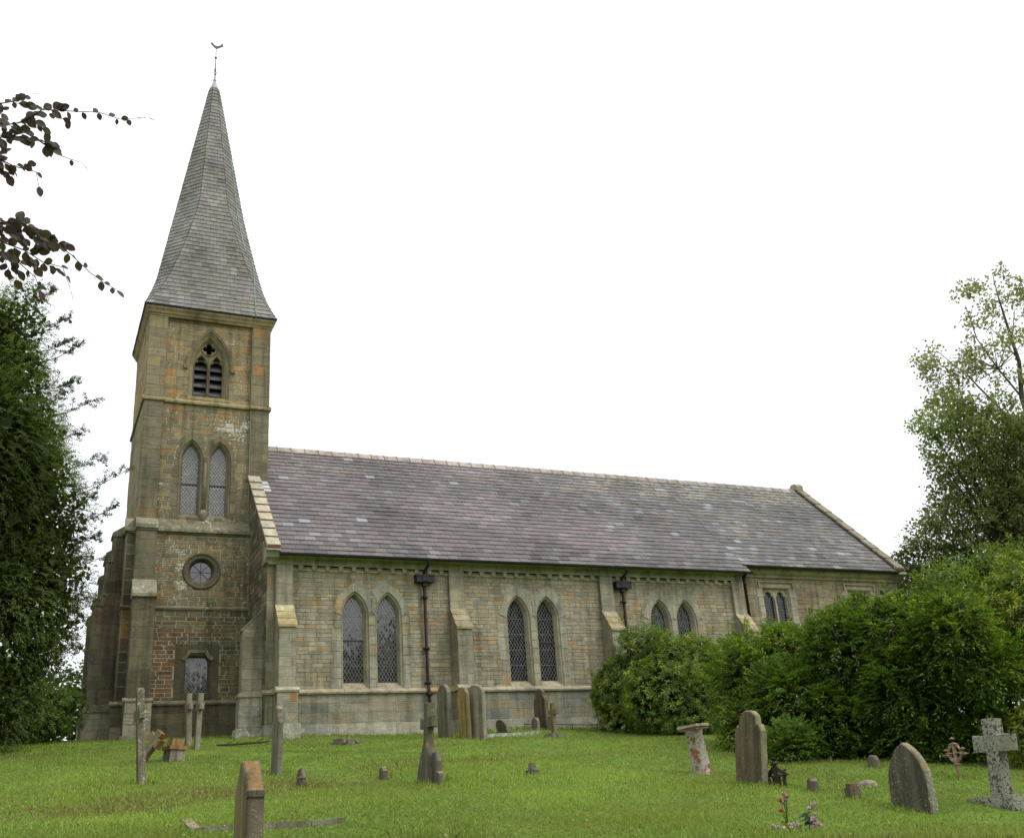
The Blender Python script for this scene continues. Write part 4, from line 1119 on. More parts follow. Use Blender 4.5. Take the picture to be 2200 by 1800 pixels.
# ------------------------------------------------------------------ ground
def ground_material():
    m, nt, out = new_mat('lawn_turf')
    tc = nd(nt, 'ShaderNodeTexCoord').outputs['Object']
    big = noise(nt, tc, .35, 5, .6); mid = noise(nt, tc, 1.6, 5, .65); fine = noise(nt, mapping(nt, tc, (1, 1, .2)), 45, 5, .75)
    c = ramp(nt, mid, [(.25, (.07,.12,.018)), (.5, (.12,.20,.028)), (.75, (.17,.255,.04))])
    c = mixc(nt, ramp(nt, big, [(.45, G(0)), (.72, G(.7))]), c, (.12,.135,.035,1))
    br = noise(nt, mapping(nt, tc, (.6, 1.5, 1)), 1.1, 5, .7, .5)
    c = mixc(nt, ramp(nt, br, [(.62, G(0)), (.74, G(.55))]), c, (.13,.095,.042,1))
    c = mixc(nt, 1, c, ramp(nt, fine, [(.25, G(.5)), (.5, G(.95)), (.75, G(1.5))]), 'MULTIPLY')
    b = nd(nt, 'ShaderNodeBsdfPrincipled', Roughness=.9); b.inputs['Specular IOR Level'].default_value = .1
    nt.links.new(c, b.inputs['Base Color'])
    bp = nd(nt, 'ShaderNodeBump', Strength=.8, Distance=.03); nt.links.new(fine, bp.inputs['Height']); nt.links.new(bp.outputs[0], b.inputs['Normal'])
    nt.links.new(b.outputs[0], out.inputs[0]); return m
def axis(lo, hi, fine_lo, fine_hi, step):
    a = list(np.arange(fine_lo, fine_hi+1e-6, step)); d = step
    x = fine_lo
    left = []
    while x > lo: d *= 1.35; x -= d; left.append(max(x, lo))
    d = step; x = fine_hi; right = []
    while x < hi: d *= 1.35; x += d; right.append(min(x, hi))
    return np.array(left[::-1]+a+right)
gx = axis(-500, 500, -9, 16, .2); gy = axis(-500, 500, -26, 6, .2)
XX, YY = np.meshgrid(gx, gy); ZZ = ground_z(XX, YY)
V = np.stack([XX, YY, ZZ], -1).reshape(-1, 3); nx, ny = len(gx), len(gy)
I = np.arange(nx*ny).reshape(ny, nx)
Fq = np.stack([I[:-1,:-1], I[:-1,1:], I[1:,1:], I[1:,:-1]], -1).reshape(-1, 4)
ground = np_mesh('ground', V, Fq, np.tile(np.array([.05,.1,.02,0]), (len(Fq), 1)), ground_material(), smooth=True)
tag(ground, 'sloping churchyard lawn rising to the church', kind='structure')

# ------------------------------------------------------------------ gravestones
# every stone faces west (its width runs along y, its thickness along x)
def leaned(deg, rz=0.):
    """rotation that leans a thing to its east-south-east side"""
    ax = Vector((0, 0, 1)).cross(Vector((.90, -.437, 0)))
    return (Matrix.Rotation(R(deg), 3, ax) @ Matrix.Rotation(rz, 3, 'Z')).to_euler()
def place(o, x, y, sink=.04, rot=(0,0,0)):
    o.location = (x, y, gz(x, y)-sink); o.rotation_euler = rot; return o
GC = {'grey': (.185,.170,.125), 'dark': (.115,.105,.078), 'pale': (.28,.265,.20), 'brown': (.13,.108,.074), 'orange': (.33,.185,.07), 'green': (.19,.19,.115)}
def slab(mb, prof, t, face, edge, ch=.012, top=None):
    """headstone from a (w, z) outline listed from bottom left round the top; chamfered edges, own tint for face, edge and upward edge"""
    prof = [(w+random.uniform(-.005, .005), z+(random.uniform(-.005, .005) if z > 0 else 0)) for w, z in prof]
    n = len(prof); cw = sum(p[0] for p in prof)/n; zz = max(p[1] for p in prof)*.5
    inn = []
    for w, z in prof:
        l = math.hypot(cw-w, zz-z) or 1; inn.append((w+(cw-w)/l*ch, z+(zz-z)/l*ch))
    for s in (-1, 1):
        f = [(s*t/2, w, z) for w, z in inn]
        if s < 0: f = f[::-1]
        mb.face(f, jit(face, .03))
        for i in range(n):
            j = (i+1) % n
            q = [(s*t/2, *inn[i]), (s*t/2, *inn[j]), (s*(t/2-ch), *prof[j]), (s*(t/2-ch), *prof[i])]
            mb.face(q, jit(edge, .05))
    for i in range(n):
        j = (i+1) % n
        (w0, z0), (w1, z1) = prof[i], prof[j]
        up = abs(w1-w0)/(math.hypot(w1-w0, z1-z0) or 1)
        c = edge if not top else tuple(e*(1-up)+q*up for e, q in zip(edge+(0,)*(4-len(edge)), top+(0,)*(4-len(top))))
        mb.face([(-(t/2-ch), w0, z0), (-(t/2-ch), w1, z1), (t/2-ch, w1, z1), (t/2-ch, w0, z0)], jit(c, .06))
def arch_prof(w, h, kind, sh=.12):
    a = w/2; p = [(-a, -.25)]
    if kind == 'round':
        p += [(-a, h-a*.8)]+[(-a*math.cos(t), h-a*.8+a*.8*math.sin(t)) for t in np.linspace(.15, math.pi-.15, 11)]+[(a, h-a*.8)]
    elif kind == 'gothic':
        rise = sh
        L = lancet(0, a, a, -.25, h-rise, rise, 8); return L
    elif kind == 'shoulder':      # round head rising between rounded shoulders
        s = a*.34; r = a-s
        p += [(-a, h-sh-.10), (-a+.02, h-sh-.05), (-a+s*.5, h-sh), (-a+s, h-sh-.01), (-a+s+.01, h-sh+.04)]
        p += [(-r*math.cos(t)*.97, h-r*.62+r*.62*math.sin(t)) for t in np.linspace(.35, math.pi-.35, 11)]
        p += [(a-s-.01, h-sh+.04), (a-s, h-sh-.01), (a-s*.5, h-sh), (a-.02, h-sh-.05), (a, h-sh-.10)]
    elif kind == 'ogee':          # pointed head over stepped kneelers
        p += [(-a, h-sh-.03), (-a-.025, h-sh-.02), (-a-.025, h-sh+.03), (-a, h-sh+.05), (-a*.72, h-sh*.55), (-a*.36, h-sh*.2), (-.05, h-.005), (.05, h-.005), (a*.36, h-sh*.2), (a*.72, h-sh*.55), (a, h-sh+.05), (a+.025, h-sh+.03), (a+.025, h-sh-.02), (a, h-sh-.03)]
    p += [(a, -.25)]
    return p
def headstone(x, y, w, h, t, kind, face, edge, label, rot=(0,0,0), sh=.12, top=None, group=None, cat='gravestone', name='headstone', mat='grave'):
    mb = MB(); slab(mb, arch_prof(w, h, kind, sh), t, face, edge, min(.015, t*.2), top)
    o = mb.build(name, M[mat]); place(o, x, y, 0, rot); tag(o, label, cat, group); return o
def cross_mesh(mb, h, t, w, arm, ah, face, edge, top=None, flare=0.0, taper=0.0):
    """latin cross in the y-z plane"""
    a = w/2; b = a+taper; z1 = h-ah
    p = [(-b, -.25), (-a, z1-a-.0), (-arm-flare, z1-a-flare), (-arm-flare, z1+a+flare), (-a, z1+a), (-a-flare, h), (a+flare, h), (a, z1+a), (arm+flare, z1+a+flare), (arm+flare, z1-a-flare), (a, z1-a), (b, -.25)]
    # split into post and arms so that every face stays flat and convex
    def pr(q, tt): slab(mb, q, tt, face, edge, .012, top)
    pr([(-b, -.25), (-a, z1-a), (-a, z1+a), (-a-flare, h), (a+flare, h), (a, z1+a), (a, z1-a), (b, -.25)], t)
    pr([(-arm, z1-a-flare), (-arm, z1+a+flare), (-a+.003, z1+a-.004), (-a+.003, z1-a+.004)], t*.97)
    pr([(a-.003, z1-a+.004), (a-.003, z1+a-.004), (arm, z1+a+flare), (arm, z1-a-flare)], t*.97)

# left of the tower, seen edge-on
mb = MB(); cross_mesh(mb, 1.36, .10, .14, .22, .36, (*GC['brown'], .45), (.20,.19,.14,.75), (*GC['green'], .4), .015, .03)
o = mb.build('stone_cross', M['grave']); place(o, -3.87, -9.45, .02, leaned(-4.5, R(4)))
tag(o, 'tall thin lichened cross seen edge-on in front of the left tower buttress', 'cross')
for (x, y, h, lab, tilt) in ((-2.32, -2.74, 1.08, 'left one of two slim stone crosses standing close together below the square tower window', -1.5), (-2.22, -3.22, 1.12, 'right one of two slim stone crosses standing close together below the square tower window', 2)):
    mb = MB(); cross_mesh(mb, h, .10, .11, .2, .27, (*GC['grey'], .6), (*GC['pale'], .45), None, .012, .05)
    o = mb.build('stone_cross', M['grave']); place(o, x, y, .02, (0, R(tilt), R(3))); tag(o, lab, 'cross', 'pair of slim crosses by the tower')
# fallen cross against its stepped plinth
mb = MB()
mb.prism([(-.25, -.2), (.25, -.2), (.21, .30), (-.21, .30)], 'y', -.23, .23, (.20,.18,.13,.6), capcol=(.23,.21,.17,.6))
mb.prism([(-.26, .27), (.26, .27), (.25, .345), (-.25, .345)], 'y', -.27, .27, (*GC['orange'], .2))
mb.prism([(-.17, .345), (.17, .345), (.15, .49), (-.15, .49)], 'y', -.17, .17, (.33,.21,.10,.5))
o = mb.build('cross_plinth', M['grave']); place(o, -2.88, -4.95, .05, (0, R(3), R(18))); o.scale = (.66, .66, .88); tag(o, 'stepped plinth of a broken cross, its top orange with lichen', 'gravestone')
mb = MB(); cross_mesh(mb, .76, .13, .16, .20, .20, (.19,.19,.12,.3), (.24,.19,.11,.4), (*GC['orange'], .1), .02, .02)
mb.c = [(.25,.155,.07,.35) if mb.v[f[0]][2] > .42 else c for f, c in zip(mb.f, mb.c)]
o = mb.build('stone_cross', M['grave']); o.location = (-3.50, -4.98, gz(-3.50, -4.98)-.04); o.rotation_euler = leaned(37, R(35)); o.scale = (.9, .9, .9); tag(o, 'fallen green stained cross leaning against the orange topped plinth', 'cross')
# little wreath hung on it
mb = MB(); rr = random.Random(3)
for k in range(16):
    a = 2*math.pi*k/16; cx, cz = .065*math.cos(a), .065*math.sin(a)
    mb.lathe([(0, -.02), (.022, -.008), (.024, .008), (0, .02)], (cx, 0, cz), (.55, .03, .02, 0) if k % 4 else (.6, .12, .05, 0), 6)
o = mb.build('poppy_wreath', M['petal']); o.location = (-3.13, -5.20, gz(-3.16, -5.2)+.475); o.rotation_euler = (R(-25), 0, R(20)); o.scale = (.55, .55, .55); tag(o, 'small red flower wreath lying on the fallen cross', 'wreath')

headstone(-1.71, -8.29, .38, 1.06, .09, 'shoulder', (*GC['grey'], .3), (.19,.18,.135,.45), 'slim grey headstone seen edge-on before the corner buttress of the nave', (0, R(1), R(2)), .16, (*GC['pale'], .3))
# small broken stump
mb = MB(); slab(mb, [(-.16, -.1), (-.16, .15), (-.08, .27), (.10, .26), (.16, .17), (.16, -.1)], .11, (*GC['brown'], .3), (*GC['brown'], .3), .02, (*GC['pale'], .3))
mb.box((-.065, -.17, .13), (.065, .17, .155), (.25,.22,.17,.3))
o = mb.build('stone_stump', M['grave']); o.scale = (.7, .65, 1); place(o, -1.81, -10.35, .02, (0, R(4), R(6))); tag(o, 'small brown footstone with a stepped top right of the slim grey headstone', 'footstone', 'small footstones')
# the big stone in front
headstone(-3.63, -15.97, .66, .86, .15, 'ogee', (.215,.170,.07,.2), (.15,.135,.10,.5), 'large pointed headstone in the left foreground with an orange lichen covered top', (0, R(1.0), R(-2)), .30, (.31,.20,.09,.35))
# kerb of a sunken grave behind it
mb = MB()
def kerb(mb, a, b, wd, hh, col):
    a, b = Vector((*a, gz(*a))), Vector((*b, gz(*b))); d = (b-a); L = d.length; d.normalize(); s = Vector((-d.y, d.x, 0))
    n = max(2, int(L/.35))
    for i in range(n):
        p, q = a+d*(L*i/n+.004), a+d*(L*(i+1)/n-.004)
        p.z = gz(p.x, p.y); q.z = gz(q.x, q.y)
        vs = []
        for r in (p, q):
            for sd in (-1, 1):
                for k in (-.12, hh+random.uniform(-.006, .006)): vs.append(r+s*sd*wd/2+Vector((0, 0, k)))
        mb.raw(vs, [(1,3,7,5), (0,1,5,4), (2,6,7,3), (0,2,3,1), (4,5,7,6)], jit(col, .08))
kerb(mb, (-3.70, -14.02), (-2.22, -13.98), .15, .045, (.24,.235,.17,.3)); kerb(mb, (-3.78, -14.0), (-3.72, -12.9), .11, .035, (.24,.235,.17,.3))
tag(mb.build('grave_kerb', M['grave']), 'low pale stone kerb of a grave sunk in the grass behind the large pointed headstone', 'grave kerb')
# footstones in the middle of the lawn
mb = MB(); slab(mb, arch_prof(.2, .20, 'round'), .1, (*GC['brown'], .2), (*GC['brown'], .3), .02, (*GC['pale'], .6))
o = mb.build('stone_stump', M['grave']); place(o, -.33, -9.57, .02, (0, R(-2), R(-5))); tag(o, 'tiny round topped footstone alone in the grass left of the broad based cross', 'footstone', 'small footstones')
mb = MB(); mb.prism([(-.13, -.1), (.13, -.1), (.12, .10), (-.12, .10)], 'y', -.15, .15, (*GC['dark'], .3)); mb.prism([(-.08, .10), (.08, .10), (.05, .22), (-.05, .22)], 'y', -.09, .09, (.18,.18,.15,.7))
o = mb.build('stone_stump', M['grave']); o.scale = (.55, .55, .85); place(o, 1.57, -10.91, .02, (0, R(2), R(12))); tag(o, 'broken stub of a cross on a small dark base in the middle of the lawn', 'footstone', 'small footstones')
# cross with the broad curved foot, a smaller stone in front of it
mb = MB()
cross_mesh(mb, 1.18, .12, .13, .22, .28, (.13,.125,.085,.2), (.15,.145,.09,.35), (*GC['green'], .2), .015, .02)
slab(mb, [(-.30, -.2), (-.28, .18), (-.18, .42), (-.075, .60), (.075, .60), (.18, .42), (.28, .18), (.30, -.2)], .13, (.125,.115,.085,.2), (.125,.115,.085,.3), .02)
o = mb.build('stone_cross', M['grave']); o.scale = (1, .84, 1); place(o, -.05, -10.75, .02, (R(-1), R(4.5), R(6))); tag(o, 'dark stone cross on a broad curved foot leaning in front of the nave downpipe', 'cross')
mb = MB(); slab(mb, [(-.2, -.2), (-.2, .18), (-.14, .22), (-.14, .36), (-.09, .50), (.09, .50), (.14, .36), (.14, .22), (.2, .18), (.2, -.2)], .12, (*GC['dark'], .2), (.15,.14,.11,.5), .015, (*GC['pale'], .2))
o = mb.build('headstone', M['grave']); o.scale = (.75, .72, .98); place(o, .0, -11.0, .02, (0, R(1.5), R(4))); tag(o, 'low dark stepped headstone right in front of the broad footed cross', 'gravestone')
# against the nave wall
headstone(3.64, -1.98, .66, 1.24, .11, 'round', (.19,.178,.125,.1), (.215,.20,.145,.3), 'tall round topped headstone just right of the nave downpipe', (0, R(.5), 0), top=(*GC['pale'], .2))
headstone(3.87, -2.70, .56, 1.17, .09, 'round', (.33,.235,.085,.1), (.26,.22,.12,.2), 'ochre stained round headstone standing behind a grey one near the second buttress', (0, R(-1), 0), top=(*GC['pale'], .3))
headstone(4.05, -2.92, .58, 1.22, .11, 'round', (.29,.272,.20,.2), (.30,.282,.21,.4), 'broad pale grey round headstone in front of the ochre stained one', (0, R(1.5), R(20)), top=(.34,.31,.23,.2))
headstone(5.45, -1.36, .42, .36, .07, 'round', (.19,.175,.13,.2), (.2,.18,.14,.2), 'small headstone leaning over beside the white kerb under the second window pair', (0, R(-18), R(10)))
headstone(6.72, -.97, .66, 1.02, .10, 'shoulder', (.145,.12,.08,.3), (.155,.13,.09,.5), 'brown shouldered headstone close to the nave wall right of the second window pair', (0, 0, 0), .22)
headstone(6.46, -1.12, .34, .30, .09, 'round', (.23,.21,.16,.3), (.24,.22,.17,.3), 'left of two very small round headstones at the foot of the brown shouldered one', group='tiny round headstones by the wall')
headstone(6.72, -1.50, .36, .36, .10, 'round', (.25,.23,.18,.3), (.27,.25,.19,.4), 'right of two very small round headstones at the foot of the brown shouldered one', group='tiny round headstones by the wall')
mb = MB(); cross_mesh(mb, .86, .09, .10, .17, .20, (.20,.165,.10,.2), (.24,.20,.12,.3), (.33,.19,.08,.2), .01, .03)
mb.prism([(-.22, -.15), (.22, -.15), (.16, .16), (-.16, .16)], 'y', -.2, .2, (.22,.19,.14,.3))
o = mb.build('stone_cross', M['grave']); place(o, 5.77, -3.49, .03, (0, R(1), R(4))); tag(o, 'small cross with an orange stained head on a sloping base left of the big bushes', 'cross')
mb = MB(); kerb(mb, (4.36, -2.62), (6.10, -1.92), .20, .07, (.50,.52,.46,.2))
tag(mb.build('grave_kerb', M['grave']), 'pale whitish kerbstone lying in the grass right of the paired round headstones', 'grave kerb')
mb = MB(); pr = [(6.35, -.70), (7.0, -.78), (7.6, -.95), (8.25, -1.12)]
mb.tube([(x, y, gz(x, y)+.13) for x, y in pr], .012, seg=5)
for x, y in pr: mb.tube([(x, y, gz(x, y)-.1), (x, y, gz(x, y)+.17)], .012, seg=5)
tag(mb.build('grave_rail', M['rust']), 'low rusty iron grave rail running along the foot of the nave wall', 'rail')
# flat stump and fallen branch
mb = MB()
mb.prism([(.28*math.cos(t)*(1+.18*math.sin(3*t)), .22*math.sin(t)*(1+.15*math.cos(2*t))) for t in [2*math.pi*k/12 for k in range(12)]], 'z', -.2, .10, (.17,.15,.12,.5), capcol=(.27,.25,.21,.3))
for k in range(5):
    a = k*1.3+.4; mb.tube([(.2*math.cos(a), .17*math.sin(a), .06), (.34*math.cos(a), .29*math.sin(a), -.02)], [.06, .03], (.16,.14,.11,.2), 6)
o = mb.build('tree_stump', M['grave']); place(o, 1.17, -2.26, .0, (0, R(3), 0)); tag(o, 'low sawn tree stump in the grass in front of the nave wall', 'stump')
mb = MB(); rr = random.Random(5)
mb.tube([(-.75, -.1, .03), (-.3, -.02, .05), (.1, .03, .07), (.5, .12, .12)], [.02, .022, .018, .01], seg=6)
for k in range(9):
    x = rr.uniform(-.5, .45); mb.tube([(x, .1*x, .06), (x+rr.uniform(.1, .3), rr.uniform(-.25, .25), rr.uniform(.02, .16))], [.008, .003], seg=4)
o = mb.build('fallen_branch', M['bark']); place(o, -1.0, -2.36, 0, (0, 0, R(8))); tag(o, 'dead fallen branch on the grass beside the nave corner buttress', 'branch')

# sundial pedestal
t = empty('sundial_pedestal'); place(t, 4.45, -11.17, .03, leaned(-4.5, R(20)))
tag(t, 'leaning round sundial pedestal with peeling rust stains and a chipped square top', 'sundial')
def rustcol(a, z): return (.36,.345,.29,.5)
mb = MB()
mb.lathe([(.175, -.12), (.175, .04), (.158, .06), (.152, .09), (.143, .38), (.130, .64), (.145, .66), (.145, .685), (.165, .71)], (0,0,0), (.36,.345,.29,.5), 20)
shaft = mb.build('shaft', stone_material('peeling_sundial_paint', lichen_col=(.20,.085,.035,1), spots=1.15, stain=.7, bump=.6, green=.15, lsc=11, lth=.64), t)
mb = MB()
mb.prism([(-.185, -.185), (.185, -.185), (.19, .06), (.15, .185), (-.185, .185)], 'z', .75, .79, (.40,.36,.27,.3)); mb.prism([(-.165, -.165), (.165, -.165), (.165, .165), (-.165, .165)], 'z', .708, .752, (.22,.15,.10,.2))
mb.build('top_slab', M['grave'], t)
mb = MB(); mb.lathe([(.075, .789), (.075, .797), (.0, .798)], (.02, .02, 0), (.2,.2,.2,0), 14); mb.prism([(-.05, .795), (.06, .795), (.055, .815)], 'y', .018, .024, (.1,.1,.1,0)); mb.build('dial', M['rust'], t)

headstone(3.79, -13.29, .68, 1.0, .10, 'shoulder', (.125,.105,.068,.35), (.25,.245,.155,.5), 'tall brown headstone with round shoulders and a pale green lichen streak right of the sundial', leaned(6.5, R(-4)), .20, (.30,.31,.20,.5))
# iron grave marker
def iron_marker(name, x, y, h, w, mat, label, rot, style):
    mb = MB(); c = (.1,.1,.1,0)
    def tri(cy, cz, s):
        for a in (90, 210, 330):
            mb.lathe([(0, -.02*s), (.045*s, 0), (0, .02*s)], (0, cy+.05*s*math.cos(R(a)), cz+.05*s*math.sin(R(a))), c, 8)
    if style == 'dark':
        mb.prism([(-.04, -.15), (.04, -.15), (.04, h*.7), (-.04, h*.7)], 'x', -.015, .015, c)
        mb.prism([(-w/2, h*.36), (0, h*.66), (w/2, h*.40), (w/2+.01, h*.52), (.05, h*.80), (0, h*.97), (-.05, h*.80), (-w/2-.01, h*.48)], 'x', -.012, .012, c)
        for s in (-1, 1):
            mb.prism([(s*w*.48, h*.40), (s*w*.36, h*.40), (s*w*.30, -.1), (s*w*.40, -.1)][::-s], 'x', -.014, .014, c)
            mb.prism([(s*w*.20, h*.48), (s*w*.10, h*.48), (s*w*.11, -.1), (s*w*.17, -.1)][::-s], 'x', -.014, .014, c)
            tri(s*(w/2+.01), h*.46, .8)
        mb.prism([(-w*.5, h*.34), (w*.5, h*.46), (w*.5, h*.53), (-w*.5, h*.41)], 'x', -.022, .022, c)
        tri(0, h*.95, 1.0); tri(0, h*.70, .7)
    else:
        mb.prism([(-.03, -.15), (.03, -.15), (.025, h*.5), (-.025, h*.5)], 'x', -.015, .015, c)
        mb.lathe([(.03, h*.36), (.06, h*.39), (.03, h*.42)], (0,0,0), c, 8)
        ring = [(0, .13*math.cos(a), h*.68+.13*math.sin(a)) for a in [2*math.pi*k/16 for k in range(17)]]
        mb.tube(ring, .018, c, 6)
        mb.prism([(-w/2, h*.665), (w/2, h*.665), (w/2, h*.70), (-w/2, h*.70)], 'x', -.018, .018, c)
        mb.prism([(-.022, h*.4), (.022, h*.4), (.022, h*.95), (-.022, h*.95)], 'x', -.016, .016, c)
        for s in (-1, 1):
            tri(s*w/2, h*.68, 1.0); mb.tube([(0, s*.02, h*.5), (0, s*.11, h*.58), (0, s*w*.42, h*.62)], .013, c, 5); mb.tube([(0, s*.02, h*.88), (0, s*.10, h*.80), (0, s*w*.42, h*.75)], .013, c, 5)
        tri(0, h*.95, 1.1)
    o = mb.build(name, M[mat]); place(o, x, y, .02, rot); tag(o, label, 'grave marker'); return o
iron_marker('iron_grave_marker', 3.89, -13.72, .35, .46, 'rust', 'dark ornate iron grave marker at the right foot of the tall brown headstone', (R(-4), 0, R(-6)), 'dark')
iron_marker('iron_grave_marker', 7.30, -13.66, .56, .37, 'rustpink', 'rusty openwork iron cross under the bushes between the pointed headstone and stone cross', (0, R(1), R(-6)), 'cross')
# broken stubs
def stub(x, y, w, h, t_, label, rot=(0,0,0), split=True):
    mb = MB(); c = (.14,.12,.085,.3)
    if split:
        slab(mb, [(-w/2, -.1), (-w/2, h*.72), (-w*.2, h*.95), (w*.02, h*.78), (w*.12, h), (w*.42, h*.9), (w/2, h*.6), (w/2, -.1)], t_, c, c, .015, (.2,.18,.13,.4))
    else:
        mb.prism([(-w/2, -.1), (w/2, -.1), (w*.47, h*.75), (-w*.47, h*.75)], 'x', -t_/2, t_/2, c, capcol=c); mb.prism([(-w*.36, h*.75), (w*.3, h*.75), (w*.25, h), (-w*.3, h*.96)], 'x', -t_*.4, t_*.4, (.16,.10,.06,.2))
    o = mb.build('stone_stump', M['grave']); place(o, x, y, .02, rot); tag(o, label, 'footstone', 'small footstones')
stub(3.89, -14.42, .17, .18, .10, 'split brown stub of a footstone just right of the dark iron marker', (0, R(3), R(-20)))
stub(3.94, -15.09, .17, .19, .12, 'square brown stub of a footstone in front of the lichen spotted rock', (0, R(-3), R(-12)), False)
mb = MB(); mb.lathe([(.20, -.08), (.19, .02), (.15, .08), (.07, .115), (.0, .12)], (0,0,0), (.19,.185,.15,.7), 9, smooth=False)
o = mb.build('boulder', M['grave']); place(o, 5.19, -13.99, .01, (R(5), R(-6), .4)); o.scale = (1.05, .75, .75); tag(o, 'flat lichen spotted rock lying in the grass left of the pointed headstone', 'rock')
headstone(4.07, -15.93, .66, .74, .11, 'gothic', (.115,.102,.072,.5), (.23,.225,.165,.7), 'wide pointed headstone spotted with white lichen leaning in front of the bushes', leaned(2.0, R(-3)), .49, (.28,.28,.20,.6))
headstone(6.98, -12.28, .20, .18, .09, 'round', (.17,.16,.13,.1), (.18,.17,.14,.2), 'small dark upright footstone half hidden beneath the laurel bushes', name='footstone', cat='footstone')
# granite cross on its plinth
t = empty('stone_cross'); place(t, 5.17, -16.24, 0, (0, 0, R(-4))); tag(t, 'mottled granite cross on a low plinth at the right edge', 'cross')
gm = stone_material('mottled_granite', lichen_col=(.045,.045,.04,1), spots=1.1, stain=.5, bump=.7, fine=60, green=.5, lsc=26, lth=.68)
mb = MB(); cross_mesh(mb, .92, .14, .19, .285, .28, (.30,.30,.23,.65), (.27,.27,.205,.65), (.40,.40,.32,.4), .0, .04)
c_ = mb.build('cross', gm, t); c_.rotation_euler = leaned(4.5); c_.location = (0, 0, .06)
mb = MB(); mb.prism([(-.21, -.36), (.21, -.36), (.21, .36), (-.21, .36)], 'z', -.25, .09, (.36,.36,.29,.6)); mb.prism([(-.17, -.32), (.17, -.32), (.16, .30), (-.16, .30)], 'z', .09, .11, (.38,.35,.26,.4)); mb.build('plinth', gm, t)
# half buried stone in the front
mb = MB(); mb.lathe([(.10, -.05), (.09, .02), (.06, .05), (0, .06)], (0,0,0), (.26,.25,.2,.6), 8, smooth=False)
o = mb.build('boulder', M['grave']); place(o, -1.57, -15.27, 0); tag(o, 'pale half buried stone showing through the grass at the bottom centre', 'rock')

# artificial flowers and their vase stone
def blossom(mb, p, r, cols, rr):
    for k in range(11):
        a = rr.uniform(0, 6.28); el = rr.uniform(-.5, 1.4); d = Vector((math.cos(a)*math.cos(el), math.sin(a)*math.cos(el), math.sin(el)))
        s = d.cross(Vector((0, 0, 1))).normalized() if abs(d.z) < .95 else Vector((1, 0, 0)); u = s.cross(d)
        c = Vector(p)+d*r*.55; c0 = rr.choice(cols)
        mb.face([c-s*r*.5-d*r*.3, c-u*r*.45+d*r*.3, c+s*r*.5-d*r*.1, c+u*r*.5+d*r*.42], (*[x*rr.uniform(.8, 1.15) for x in c0], 0), smooth=True)
    mb.lathe([(0, -r*.6), (r*.5, -r*.2), (r*.42, r*.3), (0, r*.5)], p, (*cols[0], 0), 7)
PINK = [(.42,.20,.22), (.50,.30,.30), (.36,.13,.16), (.55,.42,.38)]
RED = [(.42,.10,.08), (.46,.20,.16), (.40,.08,.10)]
MAUVE = [(.55,.42,.46), (.62,.54,.54), (.36,.16,.26), (.46,.28,.36)]
rr = random.Random(12)
t = empty('flower_spray'); place(t, 1.55, -16.76, 0); tag(t, 'spray of pink and red artificial flowers on thin upright stems', 'flowers')
mb = MB(); fl = MB()
for i, (dx, dz, cols) in enumerate([(-.045, .30, RED), (-.01, .36, PINK), (.01, .305, PINK), (.0, .275, PINK), (-.055, .205, RED), (.02, .33, PINK)]):
    p = (dx*.9, -dx*.5+rr.uniform(-.02, .02), dz); mb.tube([(0, 0, 0), (dx*.3, -dx*.1, dz*.5), p], .003, (.05,.09,.03,0), 5); blossom(fl, p, .027, cols, rr)
for k in range(8):
    a = rr.uniform(0, 6.28); z = rr.uniform(.03, .16); mb.face([(0, 0, z), (.03*math.cos(a), .03*math.sin(a), z+.01), (.07*math.cos(a), .07*math.sin(a), z+.035), (.03*math.cos(a+.5), .03*math.sin(a+.5), z+.02)], (.04,.08,.03,0))
mb.build('stems', M['leaf_soft'], t); fl.build('blossoms', M['petal'], t)
t = empty('flower_bunch'); place(t, 1.74, -16.90, 0); t.scale = (1.25, 1.25, 1.15); tag(t, 'round bunch of mauve and white artificial flowers drooping to the grass', 'flowers')
mb = MB(); fl = MB()
for k in range(22):
    a = rr.uniform(0, 6.28); q = rr.uniform(0, 1); p = (.055*math.cos(a)*q+.0, .05*math.sin(a)*q-.02, .05+rr.uniform(0, .19)); blossom(fl, p, .021, MAUVE, rr)
mb.tube([(-.05, 0, 0), (-.03, 0, .08), (0, 0, .16)], .004, (.05,.09,.03,0), 5)
for k in range(14):
    a = 3.1+rr.uniform(-.8, .8); z = rr.uniform(.08, .18); mb.face([(0, 0, z), (.05*math.cos(a), .05*math.sin(a), z+.012), (.13*math.cos(a), .11*math.sin(a), z-.02), (.05*math.cos(a+.4), .05*math.sin(a+.4), z)], (.03,.075,.04,0))
mb.build('stems', M['leaf_soft'], t); fl.build('blossoms', M['petal'], t)
t = empty('flower_vase'); place(t, 1.44, -16.83, .02); tag(t, 'low rough stone flower holder edged with pale faded blossoms at the bottom', 'vase')
mb = MB(); mb.lathe([(.12, -.05), (.13, .03), (.10, .07), (.05, .085), (0, .085)], (0, 0, 0), (.40,.35,.24,.4), 9, smooth=False); mb.build('stone', M['grave'], t)
fl = MB()
for k in range(9): a = rr.uniform(0, 6.28); blossom(fl, (.11*math.cos(a), .11*math.sin(a), .07+rr.uniform(0, .03)), .022, MAUVE+[(.6,.56,.5)], rr)
for k in range(5): blossom(fl, (.18+rr.uniform(-.04, .04), rr.uniform(-.05, .05), .05+rr.uniform(0, .04)), .024, MAUVE+[(.6,.58,.52)], rr)
fl.build('blossoms', M['petal'], t)

